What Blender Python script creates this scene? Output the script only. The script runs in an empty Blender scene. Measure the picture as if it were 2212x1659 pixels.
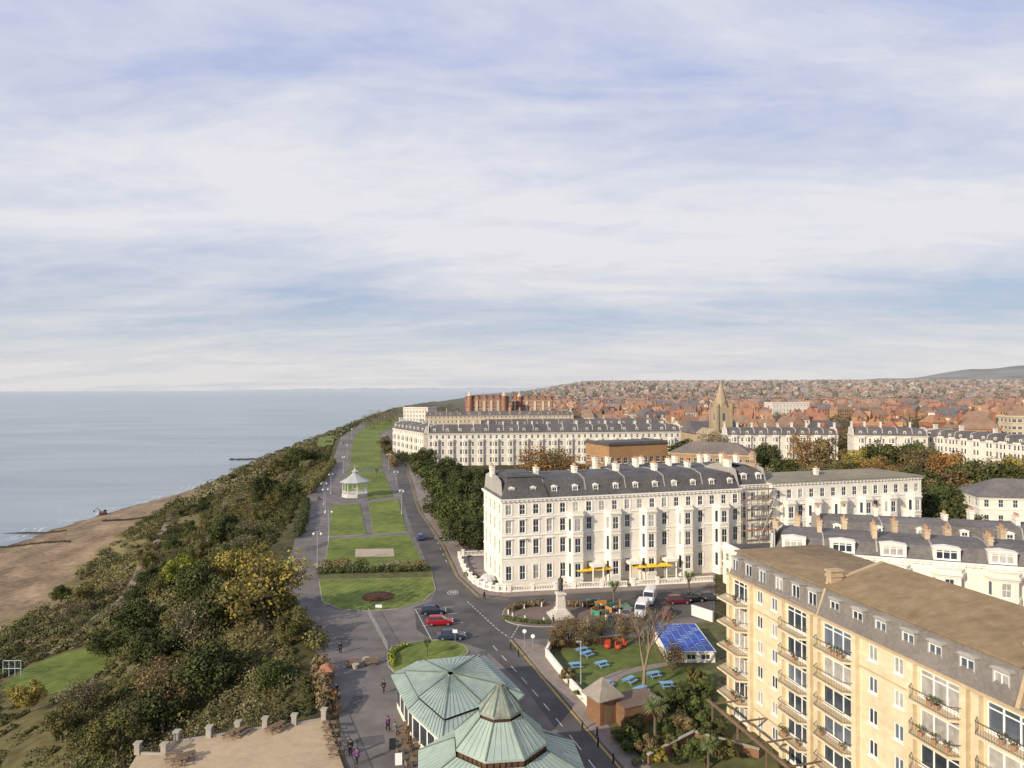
import bpy, math, random
import numpy as np
from mathutils import Matrix, Vector
R=random.Random(7); rs=np.random.RandomState(3)
scn=bpy.context.scene; COL=scn.collection
rad=math.radians; PI=math.pi
H=38.0;F=1500.;K=.0036;PX=1106.;PY=837.
ck,sk=math.cos(K),math.sin(K)
def P(px,py,z=0.):
    a=px-PX;b=PY-py
    X=a*ck+b*sk; Z=-a*sk+b*ck
    t=(z-H)/Z
    return Vector((X*t,F*t,z))
def AX(px,D): return (px-PX)/F*D
def T(x,y=0,z=0): return Matrix.Translation((x,y,z))
def RZ(a): return Matrix.Rotation(a,4,'Z')
# ---------------------------------------------------------------- materials
MC={}
def mat(name,col,rough=.85,var=.18,scale=2.,bump=0.,metal=0.,col2=None,haze=False,spec=.3,stripe=None,brick=None,coord='P',attr=None):
    if name in MC: return MC[name]
    m=bpy.data.materials.new(name); MC[name]=m; m.use_nodes=True
    nt=m.node_tree; N=nt.nodes; L=nt.links; bs=N['Principled BSDF']
    bs.inputs['Roughness'].default_value=rough; bs.inputs['Metallic'].default_value=metal
    bs.inputs['Specular IOR Level'].default_value=spec
    if coord=='P':
        src=N.new('ShaderNodeNewGeometry').outputs['Position']
    else:
        src=N.new('ShaderNodeTexCoord').outputs['Object']
    n1=N.new('ShaderNodeTexNoise'); n1.inputs['Scale'].default_value=scale; n1.inputs['Detail'].default_value=5
    n2=N.new('ShaderNodeTexNoise'); n2.inputs['Scale'].default_value=scale*.11; n2.inputs['Detail'].default_value=3
    L.new(src,n1.inputs['Vector']); L.new(src,n2.inputs['Vector'])
    ad=N.new('ShaderNodeMath'); ad.operation='ADD'; L.new(n1.outputs['Fac'],ad.inputs[0]); L.new(n2.outputs['Fac'],ad.inputs[1])
    mr=N.new('ShaderNodeMapRange'); mr.inputs[1].default_value=.72; mr.inputs[2].default_value=1.28; L.new(ad.outputs[0],mr.inputs[0])
    mx=N.new('ShaderNodeMix'); mx.data_type='RGBA'
    c2=col2 or tuple(min(1,c*(1+var)) for c in col); c1=tuple(c*(1-var) for c in col)
    mx.inputs['A'].default_value=(*c1,1); mx.inputs['B'].default_value=(*c2,1); L.new(mr.outputs[0],mx.inputs['Factor'])
    out=mx.outputs['Result']
    def mul(a,bsock=None):
        q=N.new('ShaderNodeMix'); q.data_type='RGBA'; q.blend_type='MULTIPLY'; q.inputs['Factor'].default_value=1.
        L.new(a,q.inputs['A']); L.new(bsock,q.inputs['B'])
        return q.outputs['Result']
    if attr:
        at=N.new('ShaderNodeAttribute'); at.attribute_name=attr
        out=mul(out,at.outputs['Color'])
    if stripe:
        mp=N.new('ShaderNodeMapping'); mp.inputs['Rotation'].default_value=(0,0,stripe[0]); L.new(src,mp.inputs['Vector'])
        w=N.new('ShaderNodeTexWave'); w.inputs['Scale'].default_value=stripe[1]; w.inputs['Distortion'].default_value=1.2; L.new(mp.outputs[0],w.inputs['Vector'])
        q=N.new('ShaderNodeMapRange'); q.inputs[3].default_value=1-stripe[2]; q.inputs[4].default_value=1; L.new(w.outputs['Fac'],q.inputs[0])
        out=mul(out,q.outputs[0])
    if brick:
        b=N.new('ShaderNodeTexBrick'); b.inputs['Scale'].default_value=brick[0]; b.inputs['Color1'].default_value=(1,1,1,1)
        b.inputs['Color2'].default_value=(.87,.87,.87,1); b.inputs['Mortar'].default_value=(brick[1],)*3+(1,); b.inputs['Mortar Size'].default_value=.03
        if len(brick)>2:
            cb=N.new('ShaderNodeCombineXYZ'); sp=N.new('ShaderNodeSeparateXYZ'); L.new(src,sp.inputs[0])
            a2=N.new('ShaderNodeMath'); a2.operation='ADD'; L.new(sp.outputs[0],a2.inputs[0]); L.new(sp.outputs[1],a2.inputs[1])
            L.new(a2.outputs[0],cb.inputs[0]); L.new(sp.outputs[2],cb.inputs[1]); L.new(cb.outputs[0],b.inputs['Vector'])
        else: L.new(src,b.inputs['Vector'])
        out=mul(out,b.outputs['Color'])
    if haze:  # aerial haze painted into the base colour, stronger with world Y
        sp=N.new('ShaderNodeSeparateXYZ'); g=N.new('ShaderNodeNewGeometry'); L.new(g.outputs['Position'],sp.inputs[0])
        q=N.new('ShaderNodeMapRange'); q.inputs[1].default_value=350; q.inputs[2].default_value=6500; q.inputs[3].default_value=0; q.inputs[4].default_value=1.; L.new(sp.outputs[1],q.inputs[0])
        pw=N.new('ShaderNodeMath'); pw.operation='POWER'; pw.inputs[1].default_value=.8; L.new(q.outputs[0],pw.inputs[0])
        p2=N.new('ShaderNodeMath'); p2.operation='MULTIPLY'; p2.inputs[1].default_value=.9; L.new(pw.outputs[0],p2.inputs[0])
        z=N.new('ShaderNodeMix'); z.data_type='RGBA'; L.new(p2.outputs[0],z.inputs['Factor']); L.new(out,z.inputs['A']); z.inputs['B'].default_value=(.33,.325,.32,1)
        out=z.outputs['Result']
    L.new(out,bs.inputs['Base Color'])
    if bump:
        bp=N.new('ShaderNodeBump'); bp.inputs['Strength'].default_value=bump; bp.inputs['Distance'].default_value=.1; L.new(n1.outputs['Fac'],bp.inputs['Height']); L.new(bp.outputs[0],bs.inputs['Normal'])
    return m
WHITE=mat('white_stucco',(.76,.71,.61),.8,.10,.8)
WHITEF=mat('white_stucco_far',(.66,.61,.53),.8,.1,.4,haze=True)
TRIM=mat('white_trim',(.80,.76,.68),.7,.06,2)
WFR=mat('white_window_frame',(.78,.78,.75),.5,.04)
CREAM=mat('cream_render',(.56,.46,.33),.85,.14,.5,haze=True)
STONE=mat('yellow_limestone',(.71,.575,.37),.85,.10,1.2,brick=(.55,.93,1),col2=(.79,.66,.45))
STONED=mat('brown_stone_trim',(.46,.35,.22),.85,.12,2)
SLATE=mat('dark_slate',(.11,.102,.10),.65,.3,2,brick=(1.2,.78,1))
SLATEF=mat('dark_slate_far',(.11,.10,.10),.7,.3,1.0,haze=True)
SLATEG=mat('grey_mansard_slate',(.20,.175,.155),.7,.2,2.5,brick=(1.6,.82,1))
LEAD=mat('pale_lead_cheek',(.36,.335,.30),.7,.12,2)
ROOFT=mat('brown_felt_roof',(.26,.185,.105),.95,.25,.9,brick=(.9,.92))
BRICKR=mat('red_brick_far',(.33,.135,.075),.9,.3,.25,haze=True)
BRICKB=mat('brown_brick',(.24,.13,.07),.9,.2,1,brick=(2.,.8,1))
BRICKT=mat('tan_brick_far',(.36,.21,.10),.9,.15,1,haze=True)
GLASS=mat('window_glass',(.035,.045,.06),.12,.5,.7,spec=.7)
GLASSL=mat('reflecting_window_glass',(.10,.12,.15),.08,.5,.5,spec=1.)
CURT=mat('net_curtain',(.36,.34,.31),.4,.3,2)
CONC=mat('concrete',(.36,.33,.28),.9,.15,1.5)
TERP=mat('tan_terrace_paving',(.47,.355,.225),.9,.13,.8,brick=(1.3,.85))
ASPH=mat('promenade_asphalt',(.145,.13,.12),.9,.28,.3,col2=(.215,.19,.172),bump=.1)
ROADM=mat('road_asphalt',(.085,.078,.074),.88,.28,.25,col2=(.13,.12,.112),bump=.1)
PAVE=mat('pavement_slabs',(.27,.22,.185),.9,.15,1,brick=(1.,.86))
REDP=mat('red_brown_paving',(.165,.125,.10),.9,.2,1)
KERB=mat('kerb_stone',(.34,.31,.28),.9,.15)
WLINE=mat('white_road_paint',(.55,.55,.52),.7,.3,3)
YLINE=mat('yellow_road_paint',(.50,.35,.08),.7,.25,3)
LAWN=mat('mown_lawn',(.12,.16,.028),.95,.28,.4,col2=(.20,.245,.05),stripe=(.35,.22,.16),bump=.3)
SOIL=mat('garden_soil',(.11,.085,.05),.95,.35,.6,col2=(.14,.16,.05))
GRAVEL=mat('sand_court',(.42,.33,.25),.95,.12,1.5)
COPPER=mat('verdigris_copper',(.29,.375,.32),.6,.10,.5,col2=(.39,.46,.39))
COPD=mat('stained_copper_seam',(.25,.31,.25),.6,.3,1)
BRONZE=mat('brown_louvre',(.12,.065,.04),.6,.3,2)
BLK=mat('black_metal',(.02,.02,.022),.45,.2)
STEEL=mat('grey_galvanised_steel',(.35,.36,.37),.5,.15,metal=.3)
RAIL=mat('dark_bronze_railing',(.10,.085,.07),.5,.2)
WOOD=mat('weathered_wood',(.18,.12,.075),.85,.3,4)
BLUEP=mat('pale_blue_paint',(.20,.36,.58),.6,.15)
REDPN=mat('red_plastic',(.45,.06,.035),.5,.1)
ORNG=mat('orange_panel',(.50,.21,.06),.6,.15)
GRNP=mat('green_panel',(.06,.22,.15),.6,.15)
YEL=mat('yellow_canvas',(.80,.52,.03),.75,.06)
BLUER=mat('blue_roof_panel',(.02,.07,.34),.4,.4,.8)
BARK=mat('bark',(.13,.10,.07),.95,.3,3)
TYRE=mat('tyre_rubber',(.02,.02,.02),.9,.2)
RIMM=mat('alloy_rim',(.4,.4,.42),.35,.1,metal=.7)
CGL=mat('car_glass',(.02,.025,.03),.08,.2,spec=.8)
LAMPW=mat('headlight_lens',(.7,.7,.7),.2,.05)
LAMPR=mat('tail_light_lens',(.45,.02,.02),.3,.05)
STAT=mat('bronze_statue',(.05,.05,.04),.5,.4,3)
FOLC={}
def fol(name,c1,c2):
    if name not in FOLC: FOLC[name]=mat('foliage_'+name,c1,.85,.0,.5,col2=c2,attr='tint',spec=.15)
    return FOLC[name]
FOL={'dark':((.042,.052,.02),(.095,.103,.038)),'olive':((.105,.10,.034),(.175,.155,.06)),
 'yellow':((.21,.175,.04),(.33,.265,.075)),'lime':((.17,.20,.03),(.27,.29,.05)),'brown':((.13,.095,.05),(.225,.165,.085)),
 'green':((.055,.08,.025),(.12,.135,.045)),'rust':((.22,.11,.04),(.31,.18,.07)),'red':((.16,.03,.02),(.22,.06,.03)),'grey':((.15,.135,.08),(.23,.205,.13))}
# ---------------------------------------------------------------- mesh helpers
class MB:
    def __init__(s): s.v=[];s.f=[];s.m=[];s.M=Matrix();s.mi=0
    def add(s,vs,fs):
        o=len(s.v); M=s.M
        s.v+=[tuple(M@Vector(v)) for v in vs]; s.f+=[tuple(o+i for i in f) for f in fs]; s.m+=[s.mi]*len(fs); return s
    def box(s,x0,y0,z0,x1,y1,z1):
        return s.add([(x0,y0,z0),(x1,y0,z0),(x1,y1,z0),(x0,y1,z0),(x0,y0,z1),(x1,y0,z1),(x1,y1,z1),(x0,y1,z1)],
          [(0,3,2,1),(4,5,6,7),(0,1,5,4),(1,2,6,5),(2,3,7,6),(3,0,4,7)])
    def prism(s,poly,z0,z1,cap0=False):
        n=len(poly); vs=[(p[0],p[1],z0) for p in poly]+[(p[0],p[1],z1) for p in poly]
        fs=[(i,(i+1)%n,n+(i+1)%n,n+i) for i in range(n)]+[tuple(range(n,2*n))]
        if cap0: fs.append(tuple(range(n-1,-1,-1)))
        return s.add(vs,fs)
    def flat(s,poly,z): return s.add([(p[0],p[1],z) for p in poly],[tuple(range(len(poly)))])
    def loft(s,rings,cap=True):
        n=len(rings[0]); vs=[p for r in rings for p in r]; fs=[]
        for k in range(len(rings)-1):
            for i in range(n): fs.append((k*n+i,k*n+(i+1)%n,(k+1)*n+(i+1)%n,(k+1)*n+i))
        if cap: fs+=[tuple(range(n-1,-1,-1)),tuple((len(rings)-1)*n+i for i in range(n))]
        return s.add(vs,fs)
    def tube(s,p,q,r0,r1=None,n=6):
        p=Vector(p);q=Vector(q); r1=r0 if r1 is None else r1
        d=(q-p)
        if d.length<1e-6: return s
        d.normalize(); u=d.orthogonal().normalized(); w=d.cross(u)
        rg=lambda c,r:[tuple(c+(u*math.cos(2*PI*i/n)+w*math.sin(2*PI*i/n))*r) for i in range(n)]
        return s.loft([rg(p,r0),rg(q,r1)])
    def path(s,pts,r,n=6):
        for a,b in zip(pts,pts[1:]): s.tube(a,b,r,n=n)
        return s
    def lathe(s,prof,n=16,c=(0,0,0),a0=0.):
        return s.loft([[(c[0]+r*math.cos(a0+2*PI*i/n),c[1]+r*math.sin(a0+2*PI*i/n),c[2]+z) for i in range(n)] for r,z in prof])
    def build(s,name,mats,parent=None,smooth=False):
        me=bpy.data.meshes.new(name); me.from_pydata(s.v,[],s.f)
        if not isinstance(mats,(list,tuple)): mats=[mats]
        for m in mats: me.materials.append(m)
        if len(mats)>1: me.polygons.foreach_set('material_index',s.m)
        if smooth: me.polygons.foreach_set('use_smooth',[True]*len(me.polygons))
        me.update(); return link(name,me,parent)
def link(name,me,parent=None,M=None):
    o=bpy.data.objects.new(name,me); COL.objects.link(o)
    if parent: o.parent=parent
    if M is not None: o.matrix_local=M
    return o
def tag(o,label=None,cat=None,group=None,kind=None):
    if label: o['label']=label
    if cat: o['category']=cat
    if group: o['group']=group
    if kind: o['kind']=kind
    return o
def empty(name,loc=(0,0,0),rz=0.,label=None,cat=None,group=None):
    o=bpy.data.objects.new(name,None); COL.objects.link(o); o.location=loc; o.rotation_euler=(0,0,rz); o.empty_display_size=.3
    return tag(o,label,cat,group)
def copy_tree(o,parent=None):
    c=o.copy(); COL.objects.link(c)
    if parent: c.parent=parent
    for ch in list(o.children): copy_tree(ch,c)
    return c
def struct(name,mb,m): return tag(mb.build(name,m),kind='structure')
def pxs(lst,z=0): return [P(a,b,z) for a,b in lst]
def smooth(pts,n=5,closed=True):
    out=[];N=len(pts)
    for i in range(N if closed else N-1):
        p0,p1,p2,p3=[pts[(i+k)%N] if closed else pts[max(0,min(N-1,i+k))] for k in(-1,0,1,2)]
        for j in range(n):
            t=j/n; out.append(.5*((2*p1)+(p2-p0)*t+(2*p0-5*p1+4*p2-p3)*t*t+(3*p1-p0-3*p2+p3)*t**3))
    if not closed: out.append(pts[-1])
    return out
def npmesh(name,V,nq,col,m):
    me=bpy.data.meshes.new(name); me.vertices.add(len(V)); me.vertices.foreach_set('co',V.astype(np.float32).ravel())
    me.loops.add(nq*4); me.loops.foreach_set('vertex_index',np.arange(nq*4,dtype=np.int32))
    me.polygons.add(nq); me.polygons.foreach_set('loop_start',np.arange(0,nq*4,4,dtype=np.int32))
    me.update(calc_edges=True)
    if col is not None:
        a=me.attributes.new('tint','FLOAT_COLOR','FACE'); c=np.ones((nq,4),np.float32); c[:,:3]=col; a.data.foreach_set('color',c.ravel())
    me.materials.append(m); return me
def leaves(Cn,Rr,nper,size,up=.0,sq=.8):
    n=len(Cn); N=n*nper
    d=rs.normal(size=(N,3)); d[:,2]+=up; d/=np.linalg.norm(d,axis=1)[:,None]
    c=np.repeat(Cn,nper,0); r=np.repeat(Rr,nper)
    pos=c+d*(r*(.68+.42*rs.rand(N)))[:,None]*np.array([1,1,sq])
    nr=d+rs.normal(size=(N,3))*.4; nr/=np.linalg.norm(nr,axis=1)[:,None]
    t=np.cross(nr,rs.normal(size=(N,3))); t/=np.linalg.norm(t,axis=1)[:,None]; b=np.cross(nr,t)
    s=(np.repeat(size,nper) if hasattr(size,'__len__') else size)*(.6+.8*rs.rand(N)); s=s[:,None]*.5
    V=np.stack([pos+t*s*1.3,pos+b*s*.8,pos-t*s*1.1,pos-b*s*.9],1).reshape(-1,3)
    return V,N
# ---------------------------------------------------------------- terrain
EY=[-60,69,88,113,132,150,194,230,268,331,509,800,1357,1900,2600,3650,5000,8000,12000]
EX=[-14,-20,-25,-38,-52,-56,-62,-71,-77,-89,-129,-172,-217,-205,-185,-200,-100,450,2500]
FX_Y=[-60,100,196,227,283,364,443,600,800,1357,1900,2600,3650,5000,8000,12000]
FX_X=[-135,-140,-147,-152,-172,-196,-210,-237,-262,-312,-290,-295,-345,-300,200,2200]
BY=[-60,196,331,399,498,600,12000]; BX=[115,100,56,42,13,6,5]
def sm(t): t=np.clip(t,0,1); return t*t*(3-2*t)
def ground(x,y):
    x=np.asarray(x,float);y=np.asarray(y,float)
    xe=np.interp(y,EY,EX);xf=np.interp(y,FX_Y,FX_X);bw=np.interp(y,BY,BX)
    t=(xe-x)/(xe-xf)
    tc=np.clip(t,0,1)
    z=-32*(1-(1-tc)**1.6)
    nz=np.sin(x*.11+np.sin(y*.05)*2)*np.sin(y*.083+x*.03)*1.9*np.clip(tc*6,0,1)*np.clip((1-tc)*6,0,1)
    z=z+nz
    b=(xf-x)/bw
    z=np.where(t>1,-32-3*np.clip(b,0,3)-.4*np.sin(b*9)*(b<1)+.12*np.sin(x*.9+np.sin(y*.3)*2)*(b<.9),z)
    inl=60*sm((y-1400)/2400)*sm((x/np.maximum(y,1)-.0)/.12)
    z=np.where(t<=0,inl-.05,z)
    d=np.hypot((x+92)/1.0,(y-143)/1.5); w=sm(1-(d-9)/10)
    z=z*(1-w)+(-20)*w
    return z
def gz(x,y): return float(ground(x,y))
ys=np.unique(np.concatenate([np.arange(-60,700,4.5),np.geomspace(700,12000,70)]))
xs_=np.unique(np.concatenate([-np.geomspace(420,9000,16),np.arange(-400,-10,3),np.arange(-10,400,35),np.geomspace(400,9500,26)]))
XX,YY=np.meshgrid(xs_,ys); ZZ=ground(XX,YY)
nx,ny=len(xs_),len(ys)
me=bpy.data.meshes.new('ground')
idx=np.arange(nx*ny).reshape(ny,nx)
fq=np.stack([idx[:-1,:-1],idx[:-1,1:],idx[1:,1:],idx[1:,:-1]],-1).reshape(-1,4)
me.vertices.add(nx*ny); me.vertices.foreach_set('co',np.stack([XX,YY,ZZ],-1).astype(np.float32).ravel())
me.loops.add(fq.size); me.loops.foreach_set('vertex_index',fq.astype(np.int32).ravel()); me.polygons.add(len(fq)); me.polygons.foreach_set('loop_start',np.arange(0,fq.size,4,dtype=np.int32)); me.update(calc_edges=True)
xe=np.interp(YY,EY,EX);xf=np.interp(YY,FX_Y,FX_X); bw=np.interp(YY,BY,BX)
sand=np.clip(((xf+3*np.sin(YY*.2)-XX))/4,0,1)
bb=(xf-XX)/bw
wet=np.clip((bb-.70)/.2,0,1)+.6*np.clip(1-np.abs(bb-.42-.03*np.sin(YY*.09))/.06,0,1)*(bb<.8)+.4*np.clip(1-np.abs(bb-.58-.03*np.sin(YY*.07))/.05,0,1)+.3*np.clip(1-np.abs(bb-.2-.04*np.sin(YY*.05))/.04,0,1)
wet=np.clip(wet,0,1)
tt=np.clip((xe-XX)/(xe-xf),0,1)
g=np.stack([.085+.13*tt,.078+.10*tt,.034+.045*tt],-1)
sc_=np.stack([np.full_like(XX,.37),np.full_like(XX,.262),np.full_like(XX,.165)],-1)*(.85+.15*np.sin(XX*.31+YY*.17)*np.sin(YY*.11))[...,None]
wc=np.array([.13,.10,.075])
colv=g*(1-sand[...,None])+sc_*sand[...,None]; wet=wet*sand; colv=colv*(1-wet[...,None])+wc*wet[...,None]
a=me.attributes.new('tint','FLOAT_COLOR','POINT'); cc=np.ones((nx*ny,4),np.float32); cc[:,:3]=colv.reshape(-1,3)*1.25; a.data.foreach_set('color',cc.ravel())
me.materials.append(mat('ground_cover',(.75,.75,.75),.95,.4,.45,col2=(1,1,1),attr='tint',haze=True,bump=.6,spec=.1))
me.polygons.foreach_set('use_smooth',[True]*len(fq))
tag(link('ground',me),kind='structure')
def sea():
    m=bpy.data.materials.new('sea_water'); m.use_nodes=True; nt=m.node_tree;N=nt.nodes;L=nt.links;b=N['Principled BSDF']
    b.inputs['Roughness'].default_value=.2; b.inputs['IOR'].default_value=1.33
    g=N.new('ShaderNodeNewGeometry'); mp=N.new('ShaderNodeMapping'); mp.inputs['Scale'].default_value=(.05,.16,.1); mp.inputs['Rotation'].default_value=(0,0,.25); L.new(g.outputs['Position'],mp.inputs[0])
    n=N.new('ShaderNodeTexNoise'); n.inputs['Scale'].default_value=1.; n.inputs['Detail'].default_value=7; L.new(mp.outputs[0],n.inputs['Vector'])
    n2=N.new('ShaderNodeTexNoise'); n2.inputs['Scale'].default_value=.06; n2.inputs['Detail'].default_value=6; n2.inputs['Distortion'].default_value=1; L.new(mp.outputs[0],n2.inputs['Vector'])
    r=N.new('ShaderNodeMapRange'); r.inputs[1].default_value=.35; r.inputs[2].default_value=.65; L.new(n2.outputs['Fac'],r.inputs[0])
    x=N.new('ShaderNodeMix'); x.data_type='RGBA'; x.inputs['A'].default_value=(.155,.205,.225,1); x.inputs['B'].default_value=(.265,.31,.32,1); L.new(r.outputs[0],x.inputs['Factor'])
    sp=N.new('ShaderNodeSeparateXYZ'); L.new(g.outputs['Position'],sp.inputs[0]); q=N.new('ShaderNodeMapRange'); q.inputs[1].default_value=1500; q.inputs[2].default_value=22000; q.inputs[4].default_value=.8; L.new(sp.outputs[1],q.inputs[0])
    x2=N.new('ShaderNodeMix'); x2.data_type='RGBA'; L.new(q.outputs[0],x2.inputs['Factor']); L.new(x.outputs['Result'],x2.inputs['A']); x2.inputs['B'].default_value=(.44,.50,.53,1)  # far water painted paler with world Y to stand in for haze
    L.new(x2.outputs['Result'],b.inputs['Base Color'])
    bp=N.new('ShaderNodeBump'); bp.inputs['Strength'].default_value=.5; bp.inputs['Distance'].default_value=.8; L.new(n.outputs['Fac'],bp.inputs['Height']); L.new(bp.outputs[0],b.inputs['Normal'])
    return m
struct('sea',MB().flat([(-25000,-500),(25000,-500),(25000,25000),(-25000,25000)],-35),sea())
mb=MB()
for off,wd in((0,1.1),(4.,.7),(9.,.5)):
    yy=np.arange(200,560,3.)
    for y0,y1 in zip(yy,yy[1:]):
        f=lambda y:np.interp(y,FX_Y,FX_X)-np.interp(y,BY,BX)*1.0-off+1.3*math.sin(y*.13)+.6*math.sin(y*.41)
        w=wd*(.6+.5*math.sin(y0*.3))
        if R.random()<.85: mb.add([(f(y0),y0,-34.985),(f(y0)-w,y0,-34.985),(f(y1)-w,y1,-34.985),(f(y1),y1,-34.985)],[(0,1,2,3)])
struct('shore_foam',mb,mat('foam',(.6,.62,.62),.8,.2))
HZ=mat('hazy_hill',(.22,.215,.20),.95,.2,.004,col2=(.30,.29,.27))  # distance haze is put into this greyed base colour
mb=MB(); rows=[]
px_=list(range(1500,2700,20))
def hh(p): return float(np.interp(p,[1500,1750,1900,1990,2040,2100,2160,2212,2300,2700],[70,95,120,128,185,218,228,262,285,240]))
for D,fz in((5200,0.),(6000,.45),(7000,.85),(7500,1.),(8500,.9)):
    rows.append([(AX(p,D),D,45+(hh(p)+4*math.sin(p*.07)-45)*fz) for p in px_])
n=len(px_); mb.add([v for r in rows for v in r],[(k*n+i,k*n+i+1,(k+1)*n+i+1,(k+1)*n+i) for k in range(4) for i in range(n-1)])
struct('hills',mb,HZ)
mb=MB(); pp=list(range(470,1300,15)); n=len(pp)
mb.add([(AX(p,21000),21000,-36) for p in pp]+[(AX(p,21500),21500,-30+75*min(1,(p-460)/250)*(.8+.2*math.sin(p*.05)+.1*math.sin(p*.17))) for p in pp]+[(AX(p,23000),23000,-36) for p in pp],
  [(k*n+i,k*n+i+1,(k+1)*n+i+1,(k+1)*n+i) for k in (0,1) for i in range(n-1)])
struct('distant_coast_hills',mb,mat('hazy_coast',(.42,.44,.46),.95,.05,.001))  # pale blue-grey base colour paints the haze over the far coast
# ---------------------------------------------------------------- ground layers
prom=[(745,1900),(738,1659),(735,1570),(722,1480),(690,1420),(640,1340),(608,1262),(622,1215),(645,1140),(650,1085),(688,1050),(712,1010),(726,975),(735,945),(800,905),(850,893),(868,893),
 (862,940),(875,985),(1545,1268),(1545,1340),(1440,1440),(1500,1900)]
struct('promenade',MB().flat(pxs(prom),0.0),ASPH)
road=[(846,985),(868,1078),(893,1150),(925,1225),(943,1275),(930,1300),(895,1312),(900,1360),(935,1385),(1005,1390),(1050,1405),(1130,1480),(1250,1640),(1370,1800),(1480,1800),(1345,1659),(1250,1550),(1165,1450),(1108,1380),(1180,1380),(1350,1372),(1420,1342),(1545,1325),(1545,1268),(1100,1290),(1035,1284),(992,1244),(962,1180),(908,1100),(882,1012),(872,985)]
struct('road',MB().flat(pxs(road),.02),ROADM)
def kerbed(name,px,m,z1=.12,sm_=0,kerb=True,z0=0.):
    pts=pxs(px)
    if sm_: pts=smooth(pts,sm_)
    c=sum(pts,Vector())/len(pts)
    if kerb:
        struct('kerb',MB().prism(pts,z0-.05,z1),KERB)
        pts=[p+(c-p).normalized()*.18 for p in pts]
        z1+=.012
        return struct(name,MB().flat(pts,z1),m)
    return struct(name,MB().prism(pts,z0-.05,z1),m)
kerbed('pavement',[(884,1012),(910,1100),(964,1180),(994,1243),(1037,1283),(1100,1289),(1545,1266),(1545,1240),(1100,1265),(1050,1258),(1020,1220),(990,1170),(945,1100),(910,1040),(898,1012)],PAVE,kerb=False)
kerbed('pavement',[(1110,1380),(1167,1450),(1252,1550),(1347,1659),(1482,1800),(1560,1800),(1405,1659),(1285,1540),(1180,1420),(1182,1383),(1350,1374),(1350,1385),(1190,1400)],PAVE,kerb=False)
kerbed('lawn',[(800,912),(862,897),(845,925),(822,938),(824,985),(826,1012),(756,1014),(757,985),(766,943)],LAWN,.08,kerb=False)
kerbed('lawn',[(752,1020),(828,1018),(850,1072),(795,1080),(795,1062),(738,1066)],LAWN,.08,kerb=False)
kerbed('lawn',[(690,945),(722,940),(720,960),(700,966),(684,962)],LAWN,.08,kerb=False)
kerbed('lawn',[(716,1092),(777,1089),(792,1155),(711,1160)],LAWN,.1)
kerbed('lawn',[(796,1087),(860,1078),(879,1150),(806,1155)],LAWN,.1)
kerbed('lawn',[(710,1166),(884,1156),(922,1228),(697,1238)],LAWN,.1)
struct('sand_court',MB().flat(pxs([(768,1187),(850,1186),(852,1203),(767,1204)]),.13),GRAVEL)
kerbed('lawn',[(688,1252),(935,1248),(942,1275),(915,1300),(860,1316),(800,1321),(735,1317),(695,1300)],LAWN,.1)
kerbed('flower_bed',[(688,1234),(932,1228),(938,1247),(688,1251)],SOIL,.14,kerb=False)
kerbed('lawn',[(838,1408),(870,1392),(930,1384),(985,1388),(1008,1400),(1005,1416),(930,1430),(850,1452)],LAWN,.1,3)
kerbed('lawn',[(575,1225),(600,1210),(630,1210),(625,1235),(610,1256),(578,1258)],LAWN,.10,kerb=False)
kerbed('statue_island',[(1085,1325),(1110,1308),(1200,1302),(1300,1304),(1345,1316),(1352,1335),(1290,1349),(1170,1355),(1100,1346)],REDP,.12,4)
kerbed('garden_ground',[(1185,1420),(1192,1398),(1360,1378),(1560,1335),(1700,1700),(1500,1760),(1405,1659),(1290,1543)],SOIL,.05,kerb=False)
struct('garden_lawn',MB().flat(smooth(pxs([(1225,1405),(1340,1392),(1430,1398),(1440,1440),(1535,1450),(1530,1495),(1440,1515),(1300,1502),(1225,1440)]),4),.08),mat('pub_lawn',(.10,.13,.03),.95,.25,.7,col2=(.15,.18,.045)))
struct('garden_path',MB().flat(smooth(pxs([(1290,1475),(1340,1450),(1440,1432),(1440,1440),(1350,1460),(1320,1490)]),3),.10),PAVE)
struct('lower_green',MB().flat([(-92+9*math.cos(i*PI/8),143+13*math.sin(i*PI/8)) for i in range(16)],-19.9),LAWN)
def drape(pts,w,name,m):
    mb=MB(); pts=smooth([Vector((a,b_,0)) for a,b_ in pts],8,False); L_=[];R_=[]
    for i,p in enumerate(pts):
        d=(pts[min(i+1,len(pts)-1)]-pts[max(i-1,0)]).normalized(); nn=Vector((-d.y,d.x,0))*w/2
        z=max(gz(p.x,p.y),gz(p.x+nn.x,p.y+nn.y),gz(p.x-nn.x,p.y-nn.y))+.35
        L_.append((p.x+nn.x,p.y+nn.y,z)); R_.append((p.x-nn.x,p.y-nn.y,z))
    n=len(pts); mb.add(L_+R_,[(i,i+1,n+i+1,n+i) for i in range(n-1)])
    struct(name,mb,m)
PTH=mat('gravel_path',(.24,.19,.13),.95,.2,1)
SPATH=[[(-150,60),(-128,120),(-112,170),(-122,220),(-150,290),(-180,370)],[(-60,152),(-78,168),(-92,190),(-104,230),(-128,300),(-160,390)]]
drape(SPATH[0],2.6,'slope_path',PTH); drape(SPATH[1],1.9,'slope_path',PTH)
def line(mb,pts,w,z,dash=None):
    for a,b in zip(pts,pts[1:]):
        d=(b-a); Lh=d.length; d.normalize(); nrm=Vector((-d.y,d.x,0))*w/2
        segs=[(0,Lh)] if not dash else [(s,min(Lh,s+dash[0])) for s in np.arange(0,Lh,dash[0]+dash[1])]
        for s0,s1 in segs:
            p,q=a+d*s0,a+d*s1
            mb.add([(p.x+nrm.x,p.y+nrm.y,z),(p.x-nrm.x,p.y-nrm.y,z),(q.x-nrm.x,q.y-nrm.y,z),(q.x+nrm.x,q.y+nrm.y,z)],[(0,1,2,3)])
mb=MB()
line(mb,pxs([(897,1316),(935,1388)]),.12,.03)
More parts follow.
